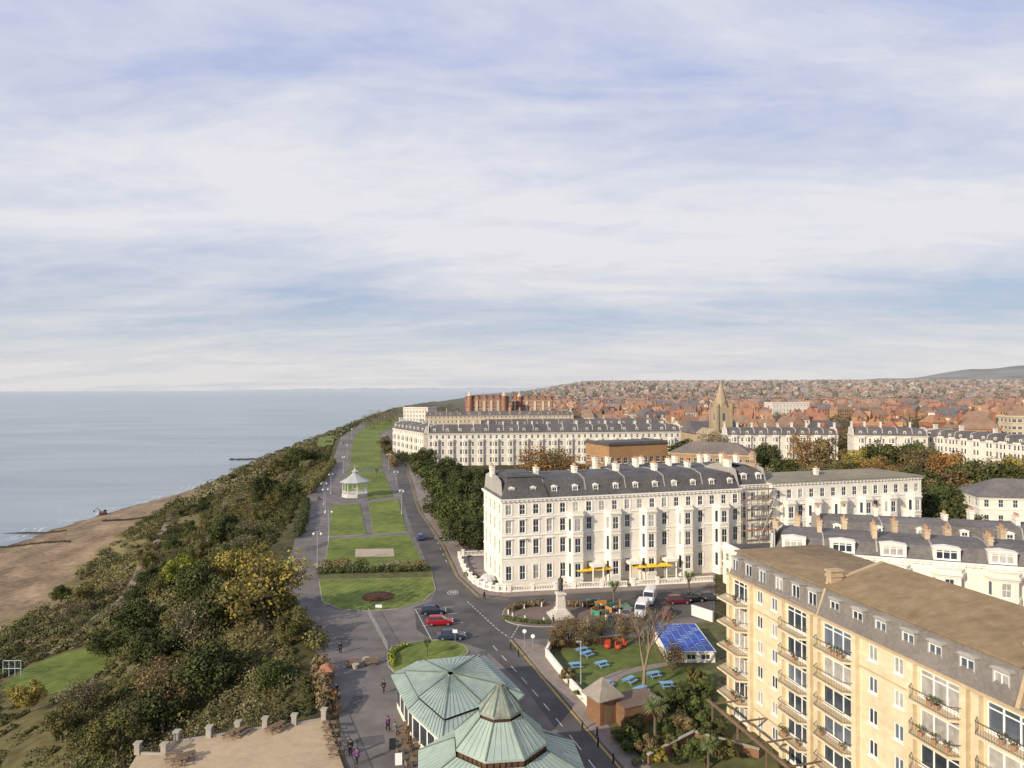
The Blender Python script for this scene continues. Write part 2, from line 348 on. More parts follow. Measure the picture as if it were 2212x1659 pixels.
for a,b in (((905,1331),(990,1325)),((912,1352),(1000,1345)),((925,1384),(1008,1376)),((897,1316),(980,1311))): line(mb,pxs([a,b]),.12,.034)
line(mb,pxs([(1065,1395),(1150,1490),(1240,1600),(1330,1720)]),.12,.03,(2,2))
line(mb,pxs([(1010,1300),(1075,1360),(1100,1378)]),.15,.034,(.7,.6))
line(mb,pxs([(1120,1352),(1105,1378)]),.15,.03,(.7,.5))
line(mb,pxs([(895,1060),(935,1150),(965,1215)]),.12,.03,(2,4))
c=P(978,1280)
for k in range(12):
    a0,a1=k*PI/6,(k+1)*PI/6
    line(mb,[Vector((c.x+.95*math.cos(a0),c.y+1.5*math.sin(a0),0)),Vector((c.x+.95*math.cos(a1),c.y+1.5*math.sin(a1),0))],.12,.03)
struct('road_markings',mb,WLINE)
mb=MB()
for o in (0,3):
    line(mb,pxs([(1104-o,1382),(1162-o,1451),(1246-o,1550),(1340-o,1659),(1460,1800)]),.10,.03)
    line(mb,pxs([(880-o,1012),(905-o,1100),(959-o,1181),(989-o,1246),(1033,1288+o),(1100,1293+o)]),.10,.03)
struct('yellow_lines',mb,YLINE)
mb=MB()
for a,b_,w_,h_ in [(770,1520,2,5),(800,1600,3,2),(700,1300,3,6),(690,1180,2.5,9),(1000,1330,4,2),(1040,1430,1.2,8),(700,1250,2,3),(760,1380,5,1.2),(670,1120,2,14),(1010,1360,1,6)]:
    p=P(a,b_); k=.3*math.sin(a); mb.M=T(p.x,p.y,0)@RZ(k); z=.026 if a>=1000 else .006; mb.flat([(-w_/2,-h_/2),(w_/2,-h_/2),(w_/2,h_/2),(-w_/2,h_/2)],z)
struct('asphalt_repairs',mb,mat('patched_asphalt',(.10,.094,.09),.9,.15,1))
def text(s,size,M,m,name,extr=.01):
    cu=bpy.data.curves.new(name,'FONT'); cu.body=s; cu.size=size; cu.align_x='CENTER'; cu.align_y='CENTER'; cu.extrude=extr
    o=bpy.data.objects.new('tmp',cu); COL.objects.link(o); dg=bpy.context.evaluated_depsgraph_get()
    me=bpy.data.meshes.new_from_object(o.evaluated_get(dg)); bpy.data.objects.remove(o); me.materials.clear(); me.materials.append(m)
    me.transform(M); return me
tag(link('road_number_marking',text('20',1.2,T(c.x,c.y,.04)@Matrix.Diagonal((1,1.7,.2,1)),WLINE,'road_number')),kind='structure')
# ---------------------------------------------------------------- buildings
def facade(mb,x0,x1,z0,z1,ops,d=.16):
    xs=sorted({x0,x1,*[o[0] for o in ops],*[o[1] for o in ops]}); zs=sorted({z0,z1,*[o[2] for o in ops],*[o[3] for o in ops]})
    vs=[];fs=[]
    def q(a,b,c,e): n=len(vs); vs.extend([a,b,c,e]); fs.append((n,n+1,n+2,n+3))
    for za,zb in zip(zs,zs[1:]):
        zc=(za+zb)/2; run=None
        row=[o for o in ops if o[2]<zc<o[3]]
        for xa,xb in zip(xs,xs[1:]):
            xc=(xa+xb)/2
            hole=any(o[0]<xc<o[1] for o in row)
            if hole:
                if run is not None: q((run,0,za),(xa,0,za),(xa,0,zb),(run,0,zb)); run=None
            elif run is None: run=xa
        if run is not None: q((run,0,za),(x1,0,za),(x1,0,zb),(run,0,zb))
    for a,b,c,e in ops:
        q((a,0,c),(a,d,c),(a,d,e),(a,0,e)); q((b,d,c),(b,0,c),(b,0,e),(b,d,e)); q((a,0,c),(b,0,c),(b,d,c),(a,d,c)); q((a,d,e),(b,d,e),(b,0,e),(a,0,e))
    mb.add(vs,fs)
def wframe(mb,w,h,style='sash'):
    t=.09 if w>.9 else .07; h2=w/2
    mb.box(-h2,.05,0,-h2+t,.13,h); mb.box(h2-t,.05,0,h2,.13,h); mb.box(-h2+t,.05,0,h2-t,.13,t); mb.box(-h2+t,.05,h-t,h2-t,.13,h)
    mb.box(-h2-.08,-.09,-.12,h2+.08,.05,-.003)
    if style=='sash': mb.box(-h2+t,.06,h*.5-.04,h2-t,.12,h*.5+.04); mb.box(-.025,.07,t,.025,.11,h-t)
    if style=='two': mb.box(-.05,.06,t,.05,.12,h-t)
    if style=='three':
        for x in(-w/6,w/6): mb.box(x-.07,.06,t,x+.07,.12,h-t)
        mb.box(-h2+t,.065,h*.78-.05,h2-t,.115,h*.78+.05)
def wpane(mb,w,h): mb.add([(-w/2+.02,.10,.02),(w/2-.02,.10,.02),(w/2-.02,.10,h-.02),(-w/2+.02,.10,h-.02)],[(0,1,2,3)])
WCACHE={}
def wmesh(w,h,st,kind):
    k=(round(w,2),round(h,2),st,kind)
    if k not in WCACHE:
        mb=MB()
        if kind=='f': wframe(mb,w,h,st); o=mb.build('window',WFR)
        elif kind in 'pcl': wpane(mb,w,h); o=mb.build('pane',{'p':GLASS,'c':CURT,'l':GLASSL}[kind])
        else: wframe(mb,w,h,st); mb.mi=1; wpane(mb,w,h); o=mb.build('window',[WFR,GLASS])
        WCACHE[k]=o.data; bpy.data.objects.remove(o)
    return WCACHE[k]
class Bld:
    def __init__(s,name,label,cat,A,B=None,rz=0,group=None,wall=WHITE,trim=TRIM,roof=SLATE):
        A=Vector((A[0],A[1],A[2] if len(A)>2 else 0))
        if B is not None: d=Vector((B[0]-A.x,B[1]-A.y,0)); rz=math.atan2(d.y,d.x); s.L=d.length
        s.root=empty(name,A,rz,label,cat,group); s.W=MB();s.Tm=MB();s.Rf=MB();s.win=[]; s.mats=(wall,trim,roof); s.mw=T(*A)@RZ(rz); s.pane='pppc'
    def face(s,mb,M,x0,x1,z0,z1,wins,d=.16):
        mb.M=M; facade(mb,x0,x1,z0,z1,[(a-w/2,a+w/2,z,z+h) for a,z,w,h,st in wins],d)
        for a,z,w,h,st in wins: s.win.append((M@T(a,0,z),w,h,st))
    def part(s,name,mb,m): return mb.build(name,m,s.root)
    def finish(s,cap=95,detail=True):
        if s.W.f: s.W.build('wall',s.mats[0],s.root)
        if s.Tm.f: s.Tm.build('cornice',s.mats[1],s.root)
        if s.Rf.f: s.Rf.build('roof',s.mats[2],s.root)
        ws=sorted(s.win,key=lambda q:((s.mw@q[0]).translation-Vector((0,0,H))).length)
        for M,w,h,st in ws[:cap]:
            if detail:
                f=link('window',wmesh(w,h,st,'f'),s.root,M); link('pane',wmesh(w,h,st,R.choice(s.pane)),f)
            else: link('window',wmesh(w,h,st,'both'),s.root,M)
        if len(ws)>cap:
            mb=MB()
            for M,w,h,st in ws[cap:]:
                mb.M=M; mb.mi=0; wframe(mb,w,h,st); mb.mi=1; wpane(mb,w,h)
            o=mb.build('windows',[WFR,GLASS],s.root); o['kind']='stuff'
        return s.root
    def chimney(s,x,y,z0,w,d,h,m,pots=4,potm=None):
        mb=MB(); mb.box(x-w/2,y-d/2,z0,x+w/2,y+d/2,z0+h); mb.box(x-w/2-.1,y-d/2-.1,z0+h-.5,x+w/2+.1,y+d/2+.1,z0+h-.3); mb.box(x-w/2-.13,y-d/2-.13,z0+h,x+w/2+.13,y+d/2+.13,z0+h+.15)
        c=s.part('chimney',mb,m)
        for i in range(pots):
            t=(i+.5)/pots-.5; a=MB(); xx,yy=(x+t*w,y) if w>d else (x,y+t*d)
            a.lathe([(.17,0),(.13,.5),(.16,.55)],7,(xx,yy,z0+h+.15)); a.build('chimney_pot',potm or POT,c)
POT=mat('terracotta_pot',(.42,.24,.14),.9,.2)
CHB=mat('buff_chimney',(.50,.39,.26),.9,.2,2)
def rring(L,dp,i,z,j=None):
    j=i if j is None else j
    return [(i,j,z),(L-i,j,z),(L-i,dp-j,z),(i,dp-j,z)]
def dormer(b,x,y,z,w=1.3,h=1.7,dp=1.6,M=Matrix(),m=TRIM,arch=False,st='sash',flat=False,side=.15):
    mb=MB(); b.face(mb,M@T(x-w/2-side,y,z),0,w+2*side,-.1,h+.2,[(w/2+side,.05,w,h,st)],.1)
    mb.M=M@T(x-w/2-side,y,z)
    W=w+2*side
    mb.add([(0,0,-.1),(0,dp,h+.2),(0,0,h+.2),(W,0,-.1),(W,dp,h+.2),(W,0,h+.2)],[(0,1,2),(3,5,4)])
    mb.box(-.08,-.12,h+.2,W+.08,dp,h+.3)
    if arch:
        n=8; mb.loft([[(W/2+(W/2)*math.cos(PI*i/n),yy,h+.3+.18*math.sin(PI*i/n)) for i in range(n+1)] for yy in(-.1,dp)])
    elif not flat: mb.add([(-.1,-.12,h+.305),(W+.1,-.12,h+.305),(W/2,-.12,h+.55),(-.1,dp,h+.305),(W+.1,dp,h+.305),(W/2,dp,h+.55)],[(0,1,2),(3,5,4),(0,2,5,3),(1,4,5,2)])
    b.part('dormer',mb,m)
def bayw(b,xc,z0,z1,fl,bw=3.6,dp=1.1,M=Matrix(),m=None,ww=1.2,sw=.72):
    mb=MB(); a=[Vector((xc-bw/2,0,0)),Vector((xc-bw/2+.8,-dp,0)),Vector((xc+bw/2-.8,-dp,0)),Vector((xc+bw/2,0,0))]
    for k in range(3):
        p,q=a[k],a[k+1]; d=q-p; Mk=M@T(*p)@RZ(math.atan2(d.y,d.x)); Lk=d.length
        w=ww if k==1 else sw
        b.face(mb,Mk,0,Lk,z0,z1,[(Lk/2,z,w,h,'sash' if k==1 else 'plain') for z,h in fl])
    mb.M=M
    out=lambda e:[(xc-bw/2-e,0),(xc-bw/2+.8-e*.6,-dp-e),(xc+bw/2-.8+e*.6,-dp-e),(xc+bw/2+e,0)]
    mb.prism(out(.25),z1,z1+.3,True); mb.prism(out(.05),z1+.3,z1+.75,True)
    for z,h in fl: mb.prism(out(.1),z-.45,z-.2,True); mb.prism(out(.12),z+h+.25,z+h+.4,True)
    b.part('bay_window',mb,m or b.mats[0])
def terrace(label,A,B,depth,eave,floors,pitch,bays=(),nb=3,ww=1.1,roof='mansard',rh=3.8,wall=WHITE,roofm=SLATE,trim=TRIM,dorm=4.,fins=0,name='white_terrace',cat='building',detail=True,side=True,chm=None,chh=3.,pots=4,group=None,bwid=3.6,porch=(),dm=None,dside=.15,rear=False,topd=(),bdp=1.1,dw=1.05,dh=1.35):
    b=Bld(name,label,cat,A,B,wall=wall,trim=trim,roof=roofm,group=group); L=b.L
    n=max(1,int(round(L/pitch))); cols=[(i+.5)*L/n for i in range(n)]
    wins=[]
    for x in cols:
        nearb=any(abs(x-q)<bwid/2+.7 for q in bays)
        for k,(z,h) in enumerate(floors):
            if nearb and k<nb: continue
            wins.append((x,z,ww,h,'sash'))
    b.face(b.W,Matrix(),0,L,0,eave,wins)
    ns=max(1,int(depth/3.5)) if side else 0
    sw=[((i+.5)*depth/ns,z,ww,h,'sash') for i in range(ns) for z,h in floors]
    b.face(b.W,T(0,depth)@RZ(-PI/2),0,depth,0,eave,sw)
    b.face(b.W,T(L,0)@RZ(PI/2),0,depth,0,eave,[])
    b.face(b.W,T(L,depth)@RZ(PI),0,L,0,eave,[])
    t=b.Tm
    def band(z0,z1,e):
        t.box(-e,-e,z0,L+e,-.003,z1); t.box(-e,-.003,z0,-.003,depth+e,z1); t.box(L+.003,-.003,z0,L+e,depth+e,z1)
    band(eave-.45,eave-.1,.22); band(eave-.1,eave+.12,.42)
    for z,h in floors[1:]: band(z-.55,z-.33,.12)
    if detail:
        for i in range(int(L/.9)): t.box(.3+i*.9,-.36,eave-.45,.5+i*.9,-.225,eave-.103)
    for x in cols:
        if detail and not any(abs(x-q)<bwid/2+.7 for q in bays):
            for z,h in floors[1:-1]: t.box(x-ww/2-.15,-.25,z+h+.18,x+ww/2+.15,-.003,z+h+.34)
            for z,h in floors:
                for s_ in(-1,1): xx=x+s_*(ww/2+.12); t.box(xx-.07,-.08,z,xx+.07,-.003,z+h+.14)
    for q in bays: bayw(b,q,0,floors[min(nb,len(floors))-1][0]+floors[min(nb,len(floors))-1][1]+.5,floors[:nb],bwid,bdp)
    r=b.Rf
    if roof=='mansard':
        r.loft([rring(L,depth,.25,eave+.125),rring(L,depth,1.5,eave+rh*.82),rring(L,depth,min(4.5,depth/2-.3),eave+rh)])
        if dorm:
            nd=max(1,int(L/dorm))
            for i in range(nd): dormer(b,(i+.5)*L/nd,.6,eave+.6,dw,dh,1.1,m=dm or TRIM,side=dside)
            if side:
                for i in range(2): dormer(b,(i+.5)*depth/2,.6,eave+.6,dw,dh,1.1,T(0,depth)@RZ(-PI/2),m=dm or TRIM,side=dside)
        for q in topd: dormer(b,q,.1,eave+.3,2.7,1.35,1.8,m=WHITE,side=.35,st='three')
    elif roof=='hip':
        r.loft([rring(L,depth,-.6,eave+.125),rring(L,depth,-.6,eave+.28),rring(L,depth,depth/2-.3,eave+rh)])
    elif roof=='flat':
        b.Tm.box(0,0,eave+.123,L,.3,eave+.9); b.Tm.box(0,.3,eave+.123,.3,depth,eave+.9); b.Tm.box(L-.3,.3,eave+.123,L,depth,eave+.9); r.box(.3,.3,eave-.2,L-.3,depth,eave+.3)
    if fins:
        for i in range(fins+1):
            x=i*L/fins; x=min(max(x,.2),L-.2); mb=MB()
            prof=[(.3,eave+.13),(1.45,eave+rh*.82+.12),(4.4,eave+rh+.1),(depth-4.4,eave+rh+.1),(depth-1.45,eave+rh*.82+.12),(depth-.3,eave+.13)]
            if depth>9: mb.loft([[(x-.11,a,c) for a,c in prof],[(x+.11,a,c) for a,c in prof]]); b.part('party_wall',mb,LEAD if detail else wall)
            if detail or i%2==0 or R.random()<.5:
                k=R.uniform(-.6,.4) if not detail else R.uniform(-.6,.3)
                b.chimney(x+(R.uniform(-.5,.5) if detail else 0),depth*(.45+R.uniform(-.12,.15)),eave+rh-.6,.65,R.uniform(1.4,2.5),chh+k,chm or wall,pots if detail else 0)
            if rear: b.chimney(x+L/fins*.5 if i<fins else x,depth*.85,eave+rh-1.5,.7,1.8,chh+R.uniform(0,1.),chm or wall,3)
    for q in porch:
        mb=MB(); mb.box(q-1.3,-2.3,3.6,q+1.3,-.02,4.1)
        for sx in(-1,1): mb.tube((q+sx*1.05,-2.05,0),(q+sx*1.05,-2.05,3.6),.17,.14,8)
        for k in range(3): mb.box(q-1.3,-2.5-.3*k,0,q+1.3,-2.2-.3*k,.5-.16*k)
        b.part('porch',mb,trim)
    b.finish(95,detail); return b
HF=[(1.7,2.7),(6.4,2.8),(10.5,2.4),(14.0,1.9)]
A0=Vector((-2,130,0)); dH=Vector((99,27,0)).normalized()
hotel=terrace('long white stuccoed seafront hotel with slate mansard roof behind the statue',A0,A0+dH*51,15,16.9,HF,2.75,bays=(14.6,22.4,30,38,46.2),rh=3.9,dorm=4.1,fins=6,name='white_hotel',cat='hotel',porch=(18.5,26.2,34),dside=.05,chh=2.3,bdp=1.5,dw=.95,dh=1.2)
link('sign_lettering',text('HOTEL',.75,T(4.6,-.03,9.)@Matrix.Rotation(PI/2,4,'X'),BLK,'lettering'),hotel.root)
mb=MB(); mb.loft([[(-.1,-.1,17.1),(9.2,-.1,17.1),(9.2,15.1,17.1),(-.1,15.1,17.1)],[(1.5,1.7,20.7),(8.2,1.7,20.7),(8.2,13.8,20.7),(1.5,13.8,20.7)],[(1.3,1.5,20.9),(8.4,1.5,20.9),(8.4,14,20.9),(1.3,14,20.9)],[(3.5,5,21.4),(5,5,21.4),(5,10,21.4),(3.5,10,21.4)]]); hotel.part('pavilion_roof',mb,SLATE)
mb=MB()
for x in np.arange(1.6,8.2,.45): mb.tube((x,1.6,20.9),(x,1.6,21.7),.03,n=3)
mb.tube((1.5,1.6,21.7),(8.2,1.6,21.7),.04,n=4); hotel.part('roof_railing',mb,BLK)
terrace('slate roofed rear range with chimneys rising behind the hotel right half',A0+dH*30+Vector((-6,19,0)),A0+dH*66+Vector((-6,19,0)),11,15.3,HF[:1],4,rh=4.2,dorm=7,fins=4,name='rear_range',cat='building',side=False,chm=WHITE,pots=3,rear=True,chh=2.4)
h2=terrace('cream white building with flat overhanging roof and canted bays beside scaffolding',A0+dH*58.5,A0+dH*97,14,17.7,HF[:3]+[(14.4,1.9)],2.75,bays=(3.5,10,16.5,23,29.5,36),nb=3,roof='hip',rh=1.2,roofm=mat('grey_lead_roof',(.24,.21,.15),.8,.2,1),dorm=0,name='white_block',cat='building',bdp=1.5,bwid=3.4)
h2.chimney(14,4,18.2,.7,.9,1.6,WHITE,2); h2.chimney(-.5,6,18,1.,2.6,3.2,CHB,4)
mid=terrace('narrow slate roofed house behind the scaffolding between hotel and flat roofed building',A0+dH*51.2+Vector((-.3,1.2,0)),A0+dH*58.3+Vector((-.3,1.2,0)),13,17.4,HF,2.4,rh=3.8,dorm=3.5,fins=1,name='terrace_house',cat='house',chm=CHB,dside=.08,chh=2.4)
sc=empty('scaffolding',A0+dH*51,math.atan2(dH.y,dH.x),'metal scaffolding with timber decks against the hotel front','scaffolding')
def spole(a,b): MB().tube(a,b,.045,n=5).build('pole',STEEL,sc)
for i in range(5):
    for y in(-1.9,-.5): spole((i*1.8,y,0),(i*1.8,y,17))
for k in range(8):
    z=2.1*(k+1)
    for y in(-1.9,-.5): spole((-.2,y,z),(7.4,y,z))
    spole((-.2,-1.9,z+1),(7.4,-1.9,z+1))
    MB().box(-.1,-1.85,z+.05,7.3,-.55,z+.1).build('deck',WOOD if k%3 else mat('orange_board',(.4,.16,.08),.8),sc)
for i in range(4): spole((i*1.8,-1.95,0+i*4),((i+1)*1.8,-1.95,(i+1)*4))
TF=[(1.,2.2),(4.6,2.3),(8.7,2.)]
TB_=(3,9.8,16.6,23.4,30.2,37,43.8,49)
GSL=mat('grey_brown_slate',(.16,.145,.135),.7,.3,1.5,brick=(1.2,.82,1))
terrace('white bay fronted terrace with slate mansard and buff chimneys behind the stone flats',(40.5,108),(88,90),12,12.7,TF,3.4,bays=TB_,nb=3,rh=2.3,dorm=0,topd=TB_,fins=7,cat='terrace',chm=CHB,chh=2.,pots=5,bwid=4.4,rear=True,bdp=1.6,roofm=GSL)
terrace('second white terrace range with chimneys rising behind the bay fronted one',(58,132),(112,116),11,9.5,TF[:2],3.4,rh=3.4,dorm=7,fins=5,cat='terrace',chm=WHITE,chh=2.,pots=4,rear=True,side=False,roofm=GSL)
terrace('low white rear annexe between the hotel scaffolding and the stone flats',(42,128),(54,130),7,7.,[(1.5,1.8),(4.6,1.5)],3,roof='flat',dorm=0,name='white_annexe',cat='annexe',detail=False)
terrace('small white gabled house at the right edge beyond the bay fronted terrace',(113,168),(140,162),12,11.,TF,3.2,roof='hip',rh=4,dorm=0,name='white_house',cat='house',detail=False,roofm=GSL)
FF=[(1.5,2.4),(5.5,2.4),(9.4,2.2),(13,1.8)]
W2=dict(wall=WHITEF,roofm=SLATEF,detail=False,trim=WHITEF,dm=WHITEF)
terrace('long white crescent terrace with slate roof beyond the dark evergreen trees',(-41,338),(84,346),14,15.6,FF,2.9,bays=tuple(4+7.3*i for i in range(17)),nb=3,rh=4.,dorm=6.2,fins=17,cat='terrace',chh=2.2,**W2)
terrace('white end block of the crescent turned towards the lawn',(-68,396),(-45,352),14,15.,FF,3.,bays=(4,11,18,25,32,39),rh=4,dorm=6.2,fins=4,cat='terrace',name='white_end_block',chh=2.2,**W2)
terrace('pale seafront apartment block standing before the red brick hotel',(-94,600),(-72,594),20,20.5,FF+[(16.5,1.8)],3,roof='flat',dorm=0,cat='building',name='pale_block',**W2)
terrace('cream terrace with many chimneys below the red brick hotel',(-70,560),(50,575),16,15.,FF,3.4,rh=3.5,dorm=8,fins=14,cat='terrace',chm=CHB,wall=CREAM,roofm=SLATEF,detail=False,trim=CREAM,dm=CREAM,name='cream_terrace')
terrace('cream terrace row directly behind the white crescent roof',(-20,440),(100,450),14,13.5,FF[:3],3.6,rh=4,dorm=8,fins=12,cat='terrace',chm=CHB,wall=CREAM,roofm=SLATEF,detail=False,trim=CREAM,dm=CREAM,name='cream_terrace')
terrace('brown brick flats with dark flat roof between crescent and hotel roofs',(36,258),(60,268),18,16.5,FF[:3],3.,ww=1.8,roof='flat',dorm=0,cat='flats',wall=BRICKT,roofm=SLATEF,detail=False,trim=SLATEF,name='brick_flats')
terrace('low buff block with grey pitched roof right of the brown brick flats',(60,262),(86,250),13,13.2,FF[:3],2.6,ww=1.6,roof='hip',rh=4,dorm=0,cat='flats',wall=BRICKT,roofm=mat('grey_tile_far',(.17,.14,.12),.85,.2,1,haze=True),detail=False,trim=CREAM,name='buff_block')
terrace('white terrace row with dormers right of the church',(112,362),(168,358),13,12.5,FF[:3],3.2,bays=tuple(4+7*i for i in range(8)),rh=4.,dorm=6.5,fins=8,cat='terrace',**W2)
terrace('shorter white terrace row left of the autumn trees at the right',(173,352),(206,344),13,13.,FF[:3],3.2,bays=tuple(4+7*i for i in range(4)),rh=4.2,dorm=6,fins=5,cat='terrace',**W2)
terrace('white terrace row at the right edge beyond the autumn trees',(212,358),(232,258),13,12.,FF[:3],3.2,bays=tuple(4+7*i for i in range(14)),rh=4,dorm=6,fins=11,cat='terrace',**W2)
terrace('white modernist block standing among the red roofs',(300,800),(345,805),20,19,FF[:3]+[(15,2)],4,roof='flat',dorm=0,cat='building',name='modern_block',**W2)
terrace('pale office block with dark window bands at the right horizon',(284,395),(320,390),16,20,FF+[(17,2)],3,ww=2.2,roof='flat',dorm=0,cat='building',name='office_block',wall=CREAM,roofm=SLATEF,detail=False,trim=CREAM)
REDT=mat('red_tile_far',(.29,.135,.08),.9,.25,.3,haze=True)
RF=[(2,2.6),(6.5,2.6),(11,2.6),(15.5,2.4),(19.5,2.2)]
BROOF=mat('brown_far_roof',(.15,.10,.08),.9,.25,.3,haze=True)
def redhotel(label,A,B,eave,tur,gab,name,fins):
    b=terrace(label,A,B,20,eave,RF if eave>22 else RF[:4],3.8,bays=tuple(tur),nb=4,ww=1.7,rh=6,roofm=BROOF,wall=BRICKR,trim=CREAM,detail=False,dorm=0,fins=fins,name=name,cat='hotel',chm=BRICKR,chh=4,bwid=5)
    for x in tur:
        mb=MB().lathe([(3.,0),(3.,eave+5),(3.4,eave+5.3)],8,(x,-1,0)); c_=b.part('turret',mb,BRICKR); MB().lathe([(3.4,eave+5.3),(.1,eave+12)],8,(x,-1,0)).build('turret_roof',CREAM,c_)
    for x in gab:
        mb=MB(); mb.loft([[(x-3.8,-.6,eave+.2),(x+3.8,-.6,eave+.2),(x,-.6,eave+8)],[(x-3.8,6,eave+.2),(x+3.8,6,eave+.2),(x,6,eave+8)]]); b.part('gable',mb,BRICKR)
        mb=MB(); mb.box(x-1.6,-1.,2,x+1.6,-.2,eave-1); b.part('stone_bay',mb,CREAM)
redhotel('large red brick hotel with turrets and gables on the far clifftop',(-60,900),(-4,905),22,(5,50),(14,24,33,42),'red_brick_hotel',5)
redhotel('second red brick hotel wing right of the turreted one',(0,935),(54,928),20.5,(10,),(4,20,31,42,50),'red_brick_wing',4)
LIME=mat('church_stone_far',(.36,.28,.18),.9,.15,1,haze=True)
ch=Bld('church','stone church with tall octagonal spire rising over the roofs','church',(124,420),rz=.15,wall=LIME,trim=LIME,roof=SLATEF)
ch.face(ch.W,Matrix(),0,9,0,25.5,[(4.5,17,2,5,'two'),(2.5,8,1.2,4,'plain'),(6.5,8,1.2,4,'plain')]); ch.face(ch.W,T(0,9)@RZ(-PI/2),0,9,0,25.5,[(4.5,17,2,5,'two')])
ch.face(ch.W,T(9,0)@RZ(PI/2),0,9,0,25.5,[]); ch.face(ch.W,T(9,9)@RZ(PI),0,9,0,25.5,[])
for x in(0,9):
    for y in(0,9): mb=MB(); mb.box(x-.7,y-.7,0,x+.7,y+.7,26); mb.lathe([(1.,26),(.05,29)],4,(x,y,0),PI/4); ch.part('pinnacle',mb,LIME)
mb=MB(); mb.lathe([(4.7,25.5),(.12,41.5)],8,(4.5,4.5,0),PI/8); ch.part('spire',mb,LIME)
for k in range(4):
    mb=MB(); mb.M=T(4.5,4.5,26.3)@RZ(k*PI/2)@T(0,-4.2,0); mb.loft([[(-.7,0,0),(.7,0,0),(.7,0,2.2),(0,0,3.4),(-.7,0,2.2)],[(-.7,2.5,0),(.7,2.5,0),(.7,2.5,2.2),(0,2.5,3.4),(-.7,2.5,2.2)]]); ch.part('spire_light',mb,LIME)
mb=MB(); mb.box(-8,12,0,26,40,9); ch.part('nave',mb,LIME)
ch.Rf.add([(-9,11,9),(27,11,9),(27,41,9),(-9,41,9),(-6,26,16),(24,26,16)],[(0,1,5,4),(1,2,5),(2,3,4,5),(3,0,4)])
mb=MB(); mb.box(-9,-8,0,-1,10,9.5); mb.add([(-9.5,-8.5,9.5),(-.5,-8.5,9.5),(-.5,10,9.5),(-9.5,10,9.5),(-5,-8.5,13),(-5,10,13)],[(0,1,4),(1,2,5,4),(2,3,5),(3,0,4,5)]); ch.part('porch',mb,LIME)
ch.finish()
# ---------------------------------------------------------------- stone apartment block
ap=Bld('apartment_block','yellow stone apartment block with railed balconies and brown roof at the right','apartment block',(25.3,81),(33.9,47),wall=STONE,trim=STONED,roof=ROOFT); ap.pane='plccl'
LA=52.; FL=2.72; NF=6; EV=16.1
baysA=[(0.2,4.6,'A'),(10,14.6,'B'),(15.4,20.6,'B'),(26.6,31.6,'B'),(32.4,37.4,'B'),(42,47,'B')]
wn=[]
for k in range(NF):
    z=k*FL+.15
    for x0,x1,_ in baysA: wn.append(((x0+x1)/2,z,x1-x0-1.3,2.1,'three'))
    for x in(5.9,8.5,22.3,25.1,39.5): wn.append((x,z+.75,1.0,1.35,'two'))
ap.face(ap.W,Matrix(),0,LA,0,EV,wn,.3)
ap.face(ap.W,T(0,13)@RZ(-PI/2),0,13,0,EV,[(4,k*FL+.9,1.2,1.3,'two') for k in range(6)]); ap.face(ap.W,T(LA,0)@RZ(PI/2),0,13,0,EV,[]); ap.face(ap.W,T(LA,13)@RZ(PI),0,LA,0,EV,[])
ap.Tm.box(-.2,-.3,EV,LA,.0,EV+.22)
for k in(1,5): ap.Tm.box(0,-.06,k*FL-.12,LA,-.003,k*FL+.02)
for x0,x1,tp in baysA:
    xc=(x0+x1)/2; w=x1-x0; dp=1.25 if tp=='B' else 1.6; xl=x0-(1.1 if tp=='A' else 0)
    for sx in (x0+.12,x1-.12):
        mb=MB().box(sx-.28,-.45,0,sx+.28,-.004,EV-.0); ap.part('pier',mb,STONE)
    for k in range(NF):
        z=k*FL
        if k==0: continue
        pl=[(xl-.1,-.0),(xl+.75,-dp),(x1-.65,-dp),(x1+.1,0)]
        mb=MB().prism(pl,z-.14,z+.04,True); bal=ap.part('balcony',mb,STONE)
        rl=MB(); pr=[Vector((xl,-.05,0)),Vector((xl+.78,-dp+.06,0)),Vector((x1-.68,-dp+.06,0)),Vector((x1,-.05,0))]
        for a,c in zip(pr,pr[1:]):
            for zz in(.15,.95): rl.tube(a+Vector((0,0,z+zz)),c+Vector((0,0,z+zz)),.018 if zz<.9 else .032,n=4)
            n=max(2,int((c-a).length/.2))
            for i in range(n+1):
                p=a.lerp(c,i/n); rl.tube(p+Vector((0,0,z+.04)),p+Vector((0,0,z+.95)),.012,n=3)
        rl.build('railing',RAIL,bal)
        if R.random()<.65:
            for _ in range(R.randint(1,3)):
                xq=xc+R.uniform(-1.5,1.5); MB().lathe([(.14,0),(.2,.4),(.17,.4)],8,(xq,-dp*.6,z+.04)).build('plant_pot',POT,bal)
                V,N=leaves(np.array([[xq,-dp*.6,z+.7]]),np.array([.3]),40,.14); link('potted_plant',npmesh('potted_plant',V,N,np.ones((N,3)),fol('green',*FOL['green'])),bal)
def apm(x0,x1,zt,zr,yr,yo=0.):
    m1=MB(); m1.loft([[(x0,yo+.0,EV+.225),(x0,yo+1.05,zt),(x0,11.9,zt),(x0,13,EV+.225)],[(x1,yo+.0,EV+.225),(x1,yo+1.05,zt),(x1,11.9,zt),(x1,13,EV+.225)]]); ap.part('mansard',m1,SLATEG)
    m2=MB(); m2.loft([[(x0-.2,yo+.7,zt-.02),(x0-.2,yo+.7,zt+.14),(x0+(2.5 if x0<1 else -.1),yr,zr),(x0-.2,12.4,zt+.1)],[(x1,yo+.7,zt-.02),(x1,yo+.7,zt+.14),(x1,yr,zr),(x1,12.4,zt+.1)]]); ap.part('roof',m2,ROOFT)
apm(0,15.2,18.75,19.5,5.5); apm(15.5,35.2,18.9,20.8,7.5,-.2); apm(35.5,LA,18.6,19.8,6.,.1)
